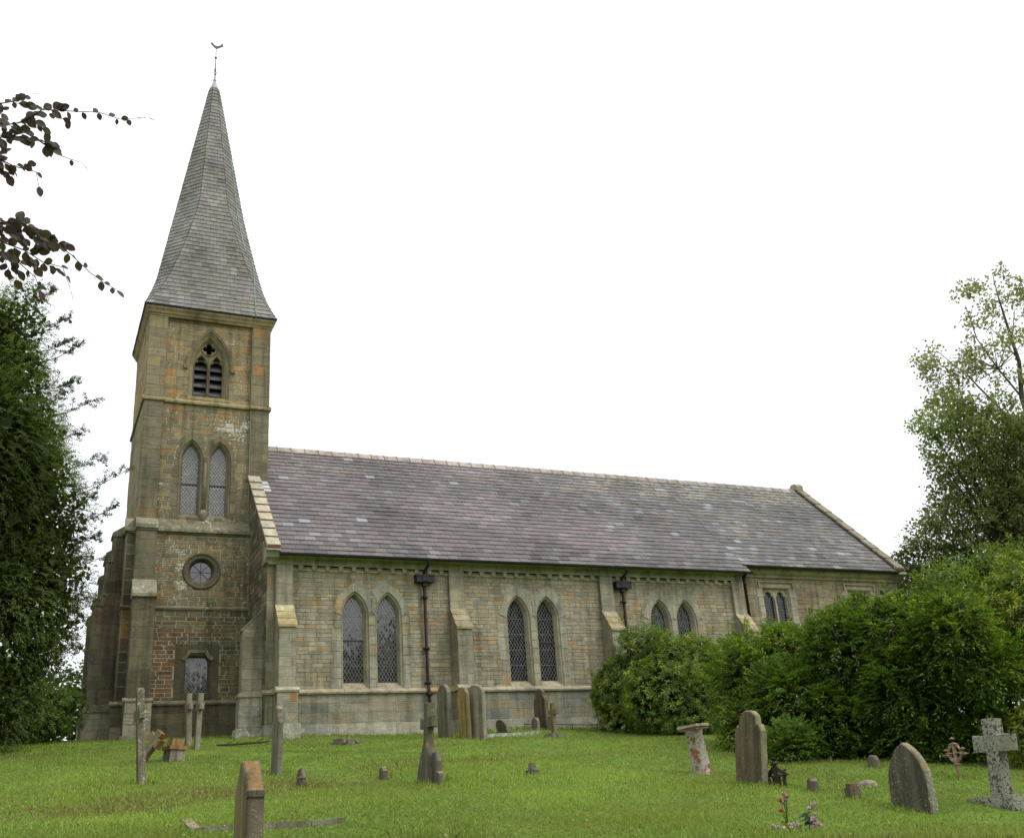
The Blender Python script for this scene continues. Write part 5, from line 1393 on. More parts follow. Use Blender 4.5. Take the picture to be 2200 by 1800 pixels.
# ------------------------------------------------------------------ foliage
def unit(a): return a/np.maximum(np.linalg.norm(a, axis=-1, keepdims=True), 1e-9)
def leaf_quads(P, D, N, L, Wd, fold=.12):
    """rhombic leaves: base P, direction D, face normal N, length L, width Wd -> V, F"""
    n = len(P); S = unit(np.cross(D, N)); U = unit(np.cross(S, D))
    L = np.broadcast_to(L, (n,))[:, None]; Wd = np.broadcast_to(Wd, (n,))[:, None]
    tip = P+D*L-U*L*fold
    m = P+D*L*.5
    V = np.stack([P, m-S*Wd*.5+U*Wd*.15, tip, m+S*Wd*.5+U*Wd*.15], 1).reshape(-1, 3)
    return V, np.arange(4*n).reshape(n, 4)
def vnoise(P, s, seed):
    """cheap smooth 3D noise in -1..1 from summed sines"""
    r = np.random.default_rng(seed); o = np.zeros(len(P))
    for k in range(6):
        d = unit(r.normal(size=3)); o += np.sin(P@d*s*r.uniform(.6, 1.6)+r.uniform(0, 6.28))
    return o/3.2
def lobe_points(lobes, n, seed, shell=(.80, 1.06), squash=1.0):
    r = np.random.default_rng(seed); C = np.array([l[:3] for l in lobes]); Rd = np.array([l[3] for l in lobes])
    w = Rd**2/np.sum(Rd**2); k = r.choice(len(lobes), n, p=w)
    d = unit(r.normal(size=(n, 3))); f = r.uniform(*shell, n)
    sc = np.array([1, 1, squash])
    P = C[k]+d*(Rd[k]*f)[:, None]*sc
    P += d*((vnoise(P, 3.2, seed+1)*.15+vnoise(P, 7.5, seed+2)*.08)*np.minimum(Rd[k], 1.2))[:, None]
    keep = np.ones(n, bool)
    for j in range(len(lobes)):
        q = np.linalg.norm((P-C[j])/sc, axis=1)/Rd[j]; keep &= ~((q < .72) & (k != j))
    return P[keep], d[keep]
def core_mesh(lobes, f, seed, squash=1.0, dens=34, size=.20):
    """inner leaves closing the crown; callers colour them dark for the shade inside"""
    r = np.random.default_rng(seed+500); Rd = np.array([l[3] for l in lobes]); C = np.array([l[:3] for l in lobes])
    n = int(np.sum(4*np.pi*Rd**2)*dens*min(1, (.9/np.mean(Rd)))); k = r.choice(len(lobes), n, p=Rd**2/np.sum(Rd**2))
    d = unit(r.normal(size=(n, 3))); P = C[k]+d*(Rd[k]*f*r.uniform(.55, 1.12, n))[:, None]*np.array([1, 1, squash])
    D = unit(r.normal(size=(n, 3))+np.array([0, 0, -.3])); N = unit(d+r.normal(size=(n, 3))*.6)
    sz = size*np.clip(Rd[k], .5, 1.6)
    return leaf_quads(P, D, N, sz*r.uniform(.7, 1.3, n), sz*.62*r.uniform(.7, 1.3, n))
def merge(parts):
    Vs, Fs, Cs, Ms, off = [], [], [], [], 0
    for V, F, C, m in parts:
        Vs.append(V); Fs.append(F+off); Cs.append(C); Ms.append(np.full(len(F), m)); off += len(V)
    return np.concatenate(Vs), np.concatenate(Fs), np.concatenate(Cs), np.concatenate(Ms)
def rosettes(P, d, K, L, W, seed, up=.5, lean=.95, droop=.25, jitter=.25):
    """shoots at P pointing along d; K leaves radiate from each"""
    r = np.random.default_rng(seed); n = len(P)
    ax = unit(d+np.array([0, 0, up])+r.normal(size=(n, 3))*.3)
    a = unit(np.cross(ax, r.normal(size=(n, 3)))); b = np.cross(ax, a)
    ph = (np.arange(K)*2.4)[None, :]+r.uniform(0, 6.28, (n, 1))+r.normal(size=(n, K))*.2
    le = lean*(.55+.6*np.linspace(1, .3, K))[None, :]+r.normal(size=(n, K))*.12
    rad = a[:, None, :]*np.cos(ph)[..., None]+b[:, None, :]*np.sin(ph)[..., None]
    D = unit(ax[:, None, :]*.5+rad*le[..., None]-np.array([0, 0, droop])*r.uniform(.2, 1.2, (n, K))[..., None])
    N = unit(np.cross(np.cross(D, ax[:, None, :]), D)+r.normal(size=(n, K, 3))*jitter)
    B = P[:, None, :]+ax[:, None, :]*(np.linspace(-.06, .03, K)*L/.12)[None, :, None]
    Ls = L*r.uniform(.65, 1.2, (n, K)); Ws = W*r.uniform(.75, 1.2, (n, K))
    return leaf_quads(B.reshape(-1, 3), D.reshape(-1, 3), N.reshape(-1, 3), Ls.ravel(), Ws.ravel(), .15)
def sprays(P, d, K, L, W, seed, up=.25, length=.26, droop=.35):
    """flat arching sprays: K leaves alternate along each shoot"""
    r = np.random.default_rng(seed); n = len(P)
    ax = unit(d+np.array([0, 0, up])+r.normal(size=(n, 3))*.35)
    sd = unit(np.cross(ax, np.array([0, 0, 1.])+r.normal(size=(n, 3))*.25)); nm = unit(np.cross(sd, ax)+d*.35)
    t = np.linspace(-.55, .5, K)[None, :, None]; sg = np.where(np.arange(K) % 2 == 0, 1., -1.)[None, :, None]
    sg = np.repeat(sg, n, 0); sg[:, -1] *= .15
    B = P[:, None, :]+ax[:, None, :]*t*length*r.uniform(.7, 1.3, (n, 1, 1))-np.array([0, 0, 1.])*(t+.55)**2*length*droop
    D = unit(ax[:, None, :]*.75+sd[:, None, :]*sg*r.uniform(.45, 1.0, (n, K, 1))+r.normal(size=(n, K, 3))*.16-np.array([0, 0, .22]))
    N = unit(nm[:, None, :]+r.normal(size=(n, K, 3))*.28)
    return leaf_quads(B.reshape(-1, 3), D.reshape(-1, 3), N.reshape(-1, 3), (L*r.uniform(.6, 1.2, (n, K))).ravel(), (W*r.uniform(.75, 1.2, (n, K))).ravel(), .14)
def shade(n, base, var, seed, young=None, pyoung=0.):
    r = np.random.default_rng(seed); c = np.array(base)[None, :]*(1+r.normal(size=(n, 1))*var); c = c*(1+r.normal(size=(n, 3))*.06)
    if young is not None:
        m = r.random(n) < pyoung; c[m] = np.array(young)*(1+r.normal(size=(m.sum(), 1))*.2)
    return np.concatenate([np.clip(c, .004, .9), np.zeros((n, 1))], 1)
def branches(mb, base, targets, r0, r1, seed, mid=.45, sag=.15):
    rr = random.Random(seed); base = Vector(base)
    for t in targets:
        t = Vector(t); m = base.lerp(t, mid)+Vector((rr.uniform(-.2, .2), rr.uniform(-.2, .2), rr.uniform(0, sag)*(t-base).length))
        q = m.lerp(t, .5)+Vector((rr.uniform(-.1, .1), rr.uniform(-.1, .1), 0))
        mb.tube([base, m, q, t], [r0, r0*.6, r0*.35, r1], (.05,.04,.03,0), 6)

def bush(name, label, cat, lobes, dens, K, L, W, seed, base, young, py, up=.5, droop=.25, mat='leaf', core=.80, group=None, root=None, squash=1.0, shoots=0, lean=.95, flat=0, cden=44):
    t = empty(name, (0, 0, 0)); tag(t, label, cat, group)
    area = sum(4*math.pi*l[3]**2 for l in lobes)
    P, d = lobe_points(lobes, int(area*dens), seed, squash=squash)
    g = ground_z(P[:, 0], P[:, 1]); k = P[:, 2] > g+.05; P, d = P[k], d[k]
    if shoots:      # long shoots breaking the outline
        r = np.random.default_rng(seed+9); j = r.choice(len(P), shoots); dirs = unit(d[j]+np.array([0, 0, .9])+r.normal(size=(shoots, 3))*.35)
        for s in range(5): P = np.concatenate([P, P[j[:shoots]]+dirs*(.09*(s+1))]); d = np.concatenate([d, dirs])
    V, F = sprays(P, d, K, L, W, seed+2, up, flat, droop) if flat else rosettes(P, d, K, L, W, seed+2, up, lean, droop)
    hv = np.repeat(.6*vnoise(P, 1.6, seed+5)+.6*vnoise(P, 5., seed+15), K); C = shade(len(F), base, .22, seed+3)
    C[:, :3] *= (1+.28*hv)[:, None]
    if young is not None:
        r = np.random.default_rng(seed+7); ys = np.repeat(r.random(len(P)) < py*(1+1.2*np.clip(vnoise(P, .9, seed+6), -.8, 2)), K)
        C[ys, :3] = np.array(young)*(1+r.normal(size=(ys.sum(), 1))*.2)
    C[:, :3] = np.clip(C[:, :3], .004, .9)
    parts = [(V, F, C, 0)]
    if core:
        V2, F2 = core_mesh(lobes, core, seed, squash, cden, .19); parts.append((V2, F2, np.tile([.02,.034,.009,0], (len(F2), 1)), 0))  # inner leaves coloured dark: shade within the bush is painted
    V, F, C, Mi = merge(parts)
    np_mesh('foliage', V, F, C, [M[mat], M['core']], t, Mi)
    mb = MB(); rt = root or (np.mean([l[0] for l in lobes]), np.mean([l[1] for l in lobes]))
    rt = (rt[0], rt[1], gz(*rt)-.1)
    branches(mb, rt, [l[:3] for l in lobes], .07, .02, seed)
    mb.build('stem', M['bark'], t)
    return t

b1 = [(8.62,-2.24,.8,.93),(9.31,-3.27,1.01,1.04),(10.27,-3.19,1.14,.93),(8.7,-3.83,.24,1.06),(8.31,-2.37,.07,.61),(9.67,-4.22,.06,.88),(8.99,-4.29,-.39,.69),(8.87,-2.71,1.59,.75),(8.45,-1.5,.66,.51),(9.6,-2.4,1.2,.8)]
bush('rhododendron_bush', 'rounded rhododendron with yellowish young leaves against the nave wall under the third window pair', 'bush', [(a,b,c-.05,r*.92) for a,b,c,r in b1], 76, 8, .105, .036, 21, (.110,.165,.036), (.25,.30,.055), .24, .6, .3, shoots=50, core=.72)
b2 = [(8.64,-7.4,.28,1.03),(8.8,-8.32,.70,.81),(7.76,-8.33,-.7,.77),(7.74,-9.61,-.49,1.1),(8.65,-10.39,.29,1.1),(8.96,-11.34,.75,.8),(9.11,-10.38,1.13,.52),(8.1,-10.4,-.9,.95),(8.75,-11.55,-.45,1.0),(9.06,-12.42,.36,.93),(9.5,-11.8,-.8,.8),(8.6,-11.5,-1.2,.7),(6.78,-10.6,-1.25,.59),(7.9,-10.9,-1.5,.45),(9.5,-11.7,-1.4,.5),(9.02,-6.75,.95,.62),(9.41,-8.75,1.05,.42),(9.3,-12.88,-.21,.58),(6.35,-10.5,-1.42,.33)]
bush('laurel_bush', 'huge dark green laurel filling the right side in front of the chancel', 'bush', [(a,b,c-.16,r*.86) for a,b,c,r in b2], 100, 9, .092, .036, 41, (.080,.138,.025), (.175,.245,.042), .24, .35, .4, flat=.27, shoots=110, root=(8.4,-10.9), core=.78, cden=70)
b3 = [(11.11,-12.13,.17,.8),(11.97,-11.83,1.26,.66),(12.11,-11.15,.93,.58),(10.04,-12.92,-.95,.66),(9.6,-13.3,-1.6,.47),(10.52,-13.08,.26,.68),(11.0,-12.4,.9,.6),(12.6,-11.2,.6,.9)]
bush('rhododendron_bush', 'rhododendron at the far right edge behind the granite cross', 'bush', b3, 70, 8, .105, .036, 61, (.10,.155,.03), (.25,.29,.05), .18, .6, .3, shoots=40, core=.72)
def tree_leaves(name, parent, lobes, n, L, W, seed, base, var, mat, core=None, clump=.22, shell=(.55, 1.08), young=None, py=0, thin=0.):
    P, d = lobe_points(lobes, n, seed, shell)
    if thin:
        k = vnoise(P, 2.4, seed+4)+np.random.default_rng(seed).normal(size=len(P))*.35 > thin-.6; P, d = P[k], d[k]
    r = np.random.default_rng(seed+1); K = 5
    Q = (P[:, None, :]+r.normal(size=(len(P), K, 3))*clump*np.array([1, 1, .7])).reshape(-1, 3)
    D = unit(np.repeat(d, K, 0)*.6+r.normal(size=Q.shape)*.8+np.array([0, 0, -.25])); N = unit(r.normal(size=Q.shape)+np.array([0, 0, .8]))
    V, F = leaf_quads(Q, D, N, L*r.uniform(.7, 1.3, len(Q)), W*r.uniform(.7, 1.3, len(Q)))
    C = shade(len(F), base, var, seed+2, young, py); C[:, :3] = np.clip(C[:, :3]*(1+.3*np.repeat(vnoise(P, 1.1, seed+8), K))[:, None], .004, .9)
    parts = [(V, F, C, 0)]
    if core:
        V2, F2 = core_mesh(lobes, core, seed); parts.append((V2, F2, np.tile([.03,.04,.014,0], (len(F2), 1)), 0))  # crown's inner shade put into these darker leaves
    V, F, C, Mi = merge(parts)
    return np_mesh(name, V, F, C, [M[mat], M['core']], parent, Mi)

# dense tree beyond the chancel, right edge
oak = [(25.54,1.25,10.92,.6),(26.07,.74,11.48,.71),(26.99,.59,10.81,1.13),(28.21,.15,10.46,1.41),(27.8,.79,9.45,1.13),(25.99,1.53,9.76,.71),(26.85,1.52,8.83,.98),(28.28,1.18,8.03,1.69),(29.03,.38,9.01,1.88),(26.44,2.16,7.82,.71),(27.35,1.98,7.24,1.41),(26.2,2.69,6.89,.9),(28.61,1.71,6.45,1.78),(27.04,2.64,6.05,1.31),(25.85,3.19,6.14,.85),(29.55,.91,7.24,2.07),(29.74,-.54,10.34,1.5),(28.19,2.28,5.62,1.5),(25.28,3.56,5.92,.66),(31.2,1.2,8.4,2.0)]
_r = np.random.default_rng(15); oc = []
for x, y, z, q in oak:
    for k in range(int(7+13*q*q)):
        dd = unit(_r.normal(size=3)); ff = _r.uniform(.35, 1.02); oc.append((x+dd[0]*q*ff, y+dd[1]*q*ff, z+dd[2]*q*ff, _r.uniform(.26, .55)))
t = empty('broadleaf_tree'); tag(t, 'dense dark green broadleaf tree beyond the chancel at the right edge', 'tree')
tree_leaves('crown', t, oc, 22000, .14, .085, 71, (.17,.205,.085), .2, 'leaf_soft', None, .10, (.3, 1.15), (.20,.23,.08), .15)
mb = MB(); gr_ = gz(28.4, 1.2)
mb.tube([(28.5, 1.2, gr_-.3), (28.45, 1.25, 2.0), (28.3, 1.2, 5.0), (28.1, 1.1, 8.0)], [.38, .30, .22, .1], (.05,.04,.03,0), 10)
mb.build('trunk', M['bark'], t); mb = MB(); branches(mb, (28.3, 1.2, 4.6), [l[:3] for l in oak], .11, .02, 4); mb.build('limbs', M['bark'], t)
# taller, airy birch behind it
bir = [(30.59,.52,17.9,.93),(29.55,1.41,17.02,.93),(30.42,1.51,15.82,1.34),(31.64,.55,16.68,1.24),(31.79,1.14,15.14,1.34),(29.02,2.56,14.97,1.24),(28.27,2.9,15.03,.72),(29.95,2.14,14.9,1.03),(28.76,3.18,13.85,.72),(31.14,1.85,14.24,1.03),(32.5,-.18,17.37,1.45),(32.73,.71,15.07,1.45),(29.21,3.31,13.05,.62),(33.8,.9,16.2,1.5),(28.6,3.1,14.3,.5)]
_r = np.random.default_rng(5); bc = []
for x, y, z, q in bir:
    for k in range(int(5+6*q)):
        dd = unit(_r.normal(size=3)); bc.append((x+dd[0]*q*.85, y+dd[1]*q*.85, z+dd[2]*q*.85-.1, _r.uniform(.16, .42)))
t = empty('birch_tree'); tag(t, 'tall airy birch with sparse greyish leaves and bare limbs above the dense tree', 'tree')
tree_leaves('crown', t, bc, 1500, .15, .10, 83, (.25,.26,.15), .25, 'leaf_soft', None, .13, (.1, 1.1), (.30,.27,.16), .2, thin=.1)
mb = MB(); mb.tube([(33.6, 2.6, gz(33.6, 2.6)-.3), (33.5, 2.6, 6), (33.18, 2.43, 10.66), (32.25, 1.93, 13.2), (31.96, 1.4, 14.6), (31.47, 1.12, 15.9), (30.85, .74, 17.3), (30.7, .6, 18.3)], [.26, .21, .15, .11, .085, .06, .03, .012], (.1,.1,.1,0), 9)
mb.build('trunk', M['barkbirch'], t)
mb = MB()
for pts, r0 in (([(33.0,2.3,11.2),(31.6,2.5,12.7),(30.4,2.5,13.8),(29.83,2.45,14.34),(28.93,3.02,14.5)], .07), ([(32.25,1.93,13.2),(31.2,1.9,14.4),(30.1,1.7,15.6),(29.6,1.45,17.0)], .05), ([(33.3,2.5,9.6),(31.8,2.9,11.6),(30.6,3.1,12.3),(29.3,3.3,12.9)], .04), ([(32.2,1.9,13.4),(32.5,.9,15.2),(32.6,.0,17.4)], .05), ([(31.9,1.4,14.8),(31.0,1.3,15.6),(30.4,1.5,16.6)], .03), ([(30.2,2.5,14.0),(29.0,2.9,15.4),(28.3,2.9,15.2)], .022), ([(31.6,1.1,15.7),(31.6,.6,16.9)], .025)):
    mb.tube(pts, list(np.linspace(r0, .008, len(pts))), (.1,.1,.1,0), 6)
branches(mb, (31.2, 1.9, 14.4), [l[:3] for l in bir], .02, .004, 8)
mb.build('limbs', M['barkbirch'], t)
# shrubs behind the chancel end
for i, (lb, lab) in enumerate([([(21.9,-.9,2.9,1.0),(22.4,-1.1,1.8,1.3),(22.0,-.6,3.75,.7),(22.6,-.9,1.0,1.3)], 'leafy shrub rising right beside the east end of the chancel'),
                               ([(23.48,.29,4.1,1.18),(24.7,-.33,4.3,1.18),(24.4,-.3,2.6,1.6),(25.74,-.94,4.3,1.35),(26.2,-1.0,2.6,1.7)], 'broad shrub mass in front of the dense tree right of the chancel'),
                               ([(24.5,5.5,4.9,.9),(25.2,5.2,3.6,1.3),(26.6,5.0,5.2,1.0),(26.5,4.8,3.4,1.5)], 'distant shrub showing behind the chancel gable coping')]):
    t = empty('shrub'); tag(t, lab, 'shrub', 'shrubs beyond the chancel')
    tree_leaves('foliage', t, lb, 3600, .13, .06, 90+i, (.125,.19,.045), .22, 'leaf_soft', .6, .15, (.8, 1.1), (.16,.21,.04), .2)
    mb = MB(); branches(mb, (lb[0][0], lb[0][1], gz(lb[0][0], lb[0][1])-.1), [l[:3] for l in lb], .06, .02, i); mb.build('stem', M['bark'], t)

# big yew on the left, with loose outer sprays
yew = [(-6.75,-2.7,5.06,1.72),(-6.5,-3.27,7.5,.88),(-6.8,-3.56,8.35,.62),(-6.2,-3.04,7.7,.45),(-6.1,-2.88,6.13,.93),(-5.75,-2.56,4.96,.88),(-5.43,-2.24,3.89,.83),(-5.78,-2.31,3.13,1.11),(-5.85,-1.64,1.74,1.0),(-5.95,-1.61,.68,.89),(-5.5,-1.55,2.48,.85),(-7.24,-3.11,7.9,1.24),(-7.2,-2.2,3.11,1.97),(-7.3,-3.35,5.84,1.97),(-6.8,-1.7,.8,1.1),(-8.6,-2.6,4.6,2.0),(-8.2,-2.2,1.6,1.6),(-5.24,-2.48,4.46,.78),(-5.0,-2.09,3.3,.70),(-5.12,-1.62,2.36,.74),(-6.11,-3.21,7.1,.6),(-5.88,-2.94,6.22,.64),(-6.37,-3.59,8.26,.68),(-5.37,-1.17,1.62,.64),(-5.47,-2.75,5.34,.6),(-6.24,-3.9,8.82,.42)]
t = empty('yew_tree'); tag(t, 'tall dark evergreen tree filling the left edge beside the tower', 'tree')
P, d = lobe_points(yew, 30000, 101, (.78, 1.14)); g = ground_z(P[:, 0], P[:, 1]); P, d = P[P[:, 2] > g+.1], d[P[:, 2] > g+.1]
V1, F1 = sprays(P, d, 8, .052, .024, 103, .15, .20, .3); C1 = shade(len(F1), (.112,.152,.050), .12, 104); C1[:, :3] *= (1+.34*np.repeat(vnoise(P, 1.8, 105), 8))[:, None]
C1[:, :3] = np.clip(C1[:, :3], .005, 1)
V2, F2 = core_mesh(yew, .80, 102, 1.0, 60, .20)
# sprays: thin twigs with leaf tufts
r = np.random.default_rng(111); sp = [((-5.9,-3.3,7.6),(-5.12,-4.01,7.83)),((-5.9,-3.3,7.0),(-5.09,-3.71,7.12)),((-5.75,-3.1,6.4),(-4.72,-3.71,6.71)),((-5.45,-2.9,5.3),(-4.47,-3.35,5.59)),((-5.2,-2.8,4.7),(-3.95,-3.46,5.27)),((-5.1,-2.5,4.2),(-4.09,-3.09,4.57)),((-5.2,-1.9,3.4),(-4.16,-1.82,3.8)),((-5.3,-1.6,2.3),(-4.36,-.9,1.9)),((-6.1,-3.4,8.2),(-5.4,-3.9,8.5)),((-6.3,-3.6,8.8),(-5.7,-4.0,9.1)),((-5.7,-3.0,5.9),(-4.9,-3.4,6.1)),((-5.1,-2.3,3.9),(-4.3,-2.4,4.1)),((-5.0,-1.7,2.9),(-4.2,-1.3,3.0)),((-6.0,-3.2,7.9),(-5.3,-3.6,8.1)),((-5.9,-3.0,6.6),(-5.2,-3.6,7.0)),((-5.2,-2.0,3.0),(-4.5,-1.6,2.5)),((-6.4,-3.5,8.6),(-6.0,-3.9,9.2)),((-5.3,-2.4,4.4),(-4.5,-2.9,4.9)),((-5.35,-1.5,1.9),(-4.55,-1.0,1.3))]
SP, SD = [], []; tw = MB()
for a, b in sp:
    a, b = np.array(a), np.array(b); n = 7
    tw.tube([tuple(a), tuple((a+b)/2+np.array([0, 0, -.06])), tuple(b)], [.014, .009, .004], (.04,.03,.025,0), 5)
    for s in range(11):
        u = (s/11)**.65*.75+.28; base = a+(b-a)*u; dr = unit((b-a)+r.normal(size=3)*.75); le = r.uniform(.12, .34)*(1.4-.7*u)
        tw.tube([tuple(base), tuple(base+dr*le)], [.005, .002], (.04,.03,.025,0), 4)
        for q in np.linspace(.35, 1, 4): SP.append(base+dr*le*q+r.normal(size=3)*.015); SD.append(dr)
SP, SD = np.array(SP), np.array(SD)
V3, F3 = rosettes(SP, SD, 6, .062, .028, 113, .1, .9, .1, .5); C3 = shade(len(F3), (.085,.105,.055), .25, 114)
V, F, C, Mi = merge([(V1, F1, C1, 0), (V3, F3, C3, 0), (V2, F2, np.tile([.040,.058,.019,0], (len(F2), 1)), 0)])  # last part: inner leaves darkened in colour for shade inside the yew
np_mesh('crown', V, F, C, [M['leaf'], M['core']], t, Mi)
tw.build('twigs', M['bark'], t)
mb = MB(); mb.tube([(-7.2, -2.5, gz(-7.2, -2.5)-.3), (-7.2, -2.5, 2), (-7.15, -2.9, 5), (-7.0, -3.2, 8.3)], [.36, .3, .2, .05], (.05,.04,.03,0), 9); mb.build('trunk', M['bark'], t)
hd = [(-5.35,.98,.77,.77),(-4.64,1.18,.80,.50),(-4.92,.62,.39,.44),(-5.6,.51,.3,.43),(-6.0,1.7,1.19,.9),(-4.3,3.09,1.36,.31),(-6.9,1.4,1.0,1.0),(-4.9,2.6,1.0,.6)]
bush('hedge_bush', 'low dark bush in the shade between the tall evergreen and the tower foot', 'bush', hd, 60, 7, .085, .035, 121, (.075,.12,.03), (.16,.21,.04), .12, .3, .3, core=.74)
far = [(-9,14,3.2,2.2),(-6,15,2.6,2.0),(-3,16,2.4,2.0),(-12,13,3.6,2.5),(0,17,2.4,2.0)]
t = empty('hedge'); tag(t, 'distant dark hedge seen low between the left tree and the tower', 'hedge')
tree_leaves('foliage', t, far, 2500, .18, .09, 131, (.06,.10,.025), .25, 'leaf_soft', .85, .2, (.85, 1.1))
mb = MB(); branches(mb, (-6, 15, .6), [l[:3] for l in far], .06, .02, 3); mb.build('stem', M['bark'], t)

# copper beech overhead on the left: trunk outside the view, two boughs hanging in
t = empty('copper_beech_tree'); tag(t, 'purple leaved beech whose two leafy boughs hang into the sky at upper left', 'tree')
mb = MB(); mb.tube([(-11.5, -20.5, gz(-11.5, -20.5)-.3), (-11.4, -20.5, 0), (-11.2, -20.6, 4), (-11.0, -20.5, 9)], [.5, .42, .34, .15], (.1,.09,.08,0), 12); mb.build('trunk', M['bark'], t)
boughs = [([(-11.3,-20.6,.2),(-9,-20.9,.9),(-7.2,-20.9,1.0),(-6.4,-20.75,1.05)],
           [[(-6.4,-20.75,1.05),(-6.01,-20.69,1.16),(-5.9,-20.6,1.27),(-5.81,-20.55,1.35),(-5.71,-20.54,1.47),(-5.56,-20.51,1.52),(-5.43,-20.48,1.57),(-5.31,-20.43,1.59),(-5.17,-20.4,1.66)],
            [(-6.01,-20.69,1.16),(-5.89,-20.57,1.22),(-5.78,-20.54,1.3),(-5.68,-20.48,1.29),(-5.59,-20.4,1.29),(-5.5,-20.33,1.32)],
            [(-6.2,-20.7,1.0),(-5.88,-20.53,1.11),(-5.81,-20.46,1.13),(-5.71,-20.4,1.16),(-5.69,-20.38,1.09)],
            [(-6.01,-20.69,1.2),(-5.91,-20.64,1.38),(-5.83,-20.6,1.45),(-5.78,-20.63,1.48)]]),
          ([(-11.4,-20.5,-.3),(-9,-20.6,.4),(-7.2,-20.6,.65),(-6.4,-20.6,.70)],
           [[(-6.4,-20.6,.70),(-5.97,-20.5,.74),(-5.85,-20.41,.78),(-5.71,-20.36,.80),(-5.59,-20.3,.80),(-5.49,-20.22,.78),(-5.39,-20.13,.74),(-5.31,-20.05,.73),(-5.24,-20.06,.69)],
            [(-6.1,-20.5,.70),(-5.84,-20.38,.71),(-5.72,-20.32,.71),(-5.63,-20.24,.7),(-5.53,-20.18,.72),(-5.48,-20.05,.66)],
            [(-6.1,-20.5,.66),(-5.83,-20.35,.64),(-5.74,-20.28,.65),(-5.66,-20.19,.63),(-5.63,-20.18,.56)],
            [(-5.97,-20.5,.76),(-5.85,-20.41,.80),(-5.76,-20.36,.85),(-5.67,-20.3,.86),(-5.57,-20.31,.79)],
            [(-6.2,-20.5,.72),(-5.95,-20.42,.75),(-5.8,-20.38,.76)]])]
def beech_leaf(mb, p, d, nrm, L, col):
    d = Vector(d).normalized(); s = d.cross(Vector(nrm)).normalized(); u = s.cross(d); W = L*.70; p = Vector(p)
    prof = [(0,0),(.10,.20),(.30,.44),(.52,.50),(.75,.38),(.92,.15),(1.0,0)]
    lv = [p+d*L*.08+(d*a*L-s*b*W)-u*(a*a*L*.12)+u*b*W*.12 for a, b in prof]; rv = [p+d*L*.08+(d*a*L+s*b*W)-u*(a*a*L*.12)+u*b*W*.12 for a, b in prof]
    for i in range(len(prof)-1):
        m0 = p+d*L*.08+d*prof[i][0]*L-u*(prof[i][0]**2*L*.12); m1 = p+d*L*.08+d*prof[i+1][0]*L-u*(prof[i+1][0]**2*L*.12)
        mb.face([m0, m1, lv[i+1], lv[i]], col); mb.face([m0, rv[i], rv[i+1], m1], col)
rr = random.Random(31)
for bi, (stem, twigs) in enumerate(boughs):
    st = MB(); st.tube(stem, [.12, .06, .025, .010], (.1,.1,.1,0), 8); lf = MB()
    for ti, tw_ in enumerate(twigs):
        st.tube(tw_, list(np.linspace(.0045, .0014, len(tw_))), (.1,.1,.1,0), 6)
        pts = [Vector(p) for p in tw_]; acc = .0; side = 1
        total = sum((b-a).length for a, b in zip(pts[:-1], pts[1:])); run = 0
        for a, b in zip(pts[:-1], pts[1:]):
            l = (b-a).length; dirv = (b-a).normalized(); s = 0
            while s < l:
                u = (run+s)/total
                p = a+dirv*s; side = -side
                out = dirv.cross(Vector((.45, .9, .1)).normalized()).normalized()*side
                d = (dirv*.8+Vector((.3*side, .1, .75*side)) +Vector((rr.uniform(-.4,.4), rr.uniform(-.3,.3), rr.uniform(-.6,.2)))).normalized()
                nn = Vector((.1+rr.uniform(-.45,.45), -.9+rr.uniform(-.25,.45), -.1+rr.uniform(-.5,.5)))
                L = rr.choice([rr.uniform(.04, .06), rr.uniform(.055, .082)])*(1.0-.28*u)
                k = rr.uniform(.7, 1.3)
                col = (.062*k, .045*k, .040*k, 0) if rr.random() < .6 else (.062*k, .058*k, .028*k, 0)
                if not (u > .62 and rr.random() < .30): beech_leaf(lf, p, d, nn, L, col)
                s += rr.uniform(.017, .030)*(1+1.5*u)
            if run/total < .62 and bi < 2:
                for _k in range(2):
                    p0 = a.lerp(b, rr.random()); dd = (dirv*.6+Vector((rr.uniform(-.2, .6), rr.uniform(-.4, .4), rr.uniform(-1, .75)))).normalized(); ln = rr.uniform(.05, .13)
                    st.tube([p0, p0+dd*ln*.5+Vector((0, 0, -.004)), p0+dd*ln], [.002, .0015, .001], (.1,.1,.1,0), 5)
                    for _j in range(4):
                        q0 = p0+dd*ln*(_j+1)/4; d2 = (dd+Vector((rr.uniform(-.8, .8), rr.uniform(-.4, .4), rr.uniform(-.8, .6)))).normalized(); kk = rr.uniform(.7, 1.3)
                        beech_leaf(lf, q0, d2, (.1+rr.uniform(-.5, .5), -.9+rr.uniform(-.25, .5), rr.uniform(-.6, .5)), rr.uniform(.04, .072), (.062*kk, .046*kk, .038*kk, 0) if rr.random() < .6 else (.062*kk, .058*kk, .028*kk, 0))
            run += l
        d = (pts[-1]-pts[-2]).normalized(); beech_leaf(lf, pts[-1], d+Vector((.1, 0, -.4)), (.1, -.7, .7), .06, (.08,.05,.05,0))
    bo = st.build('bough', M['twig'], t); lf.build('leaves', M['leaf_beech'], bo)

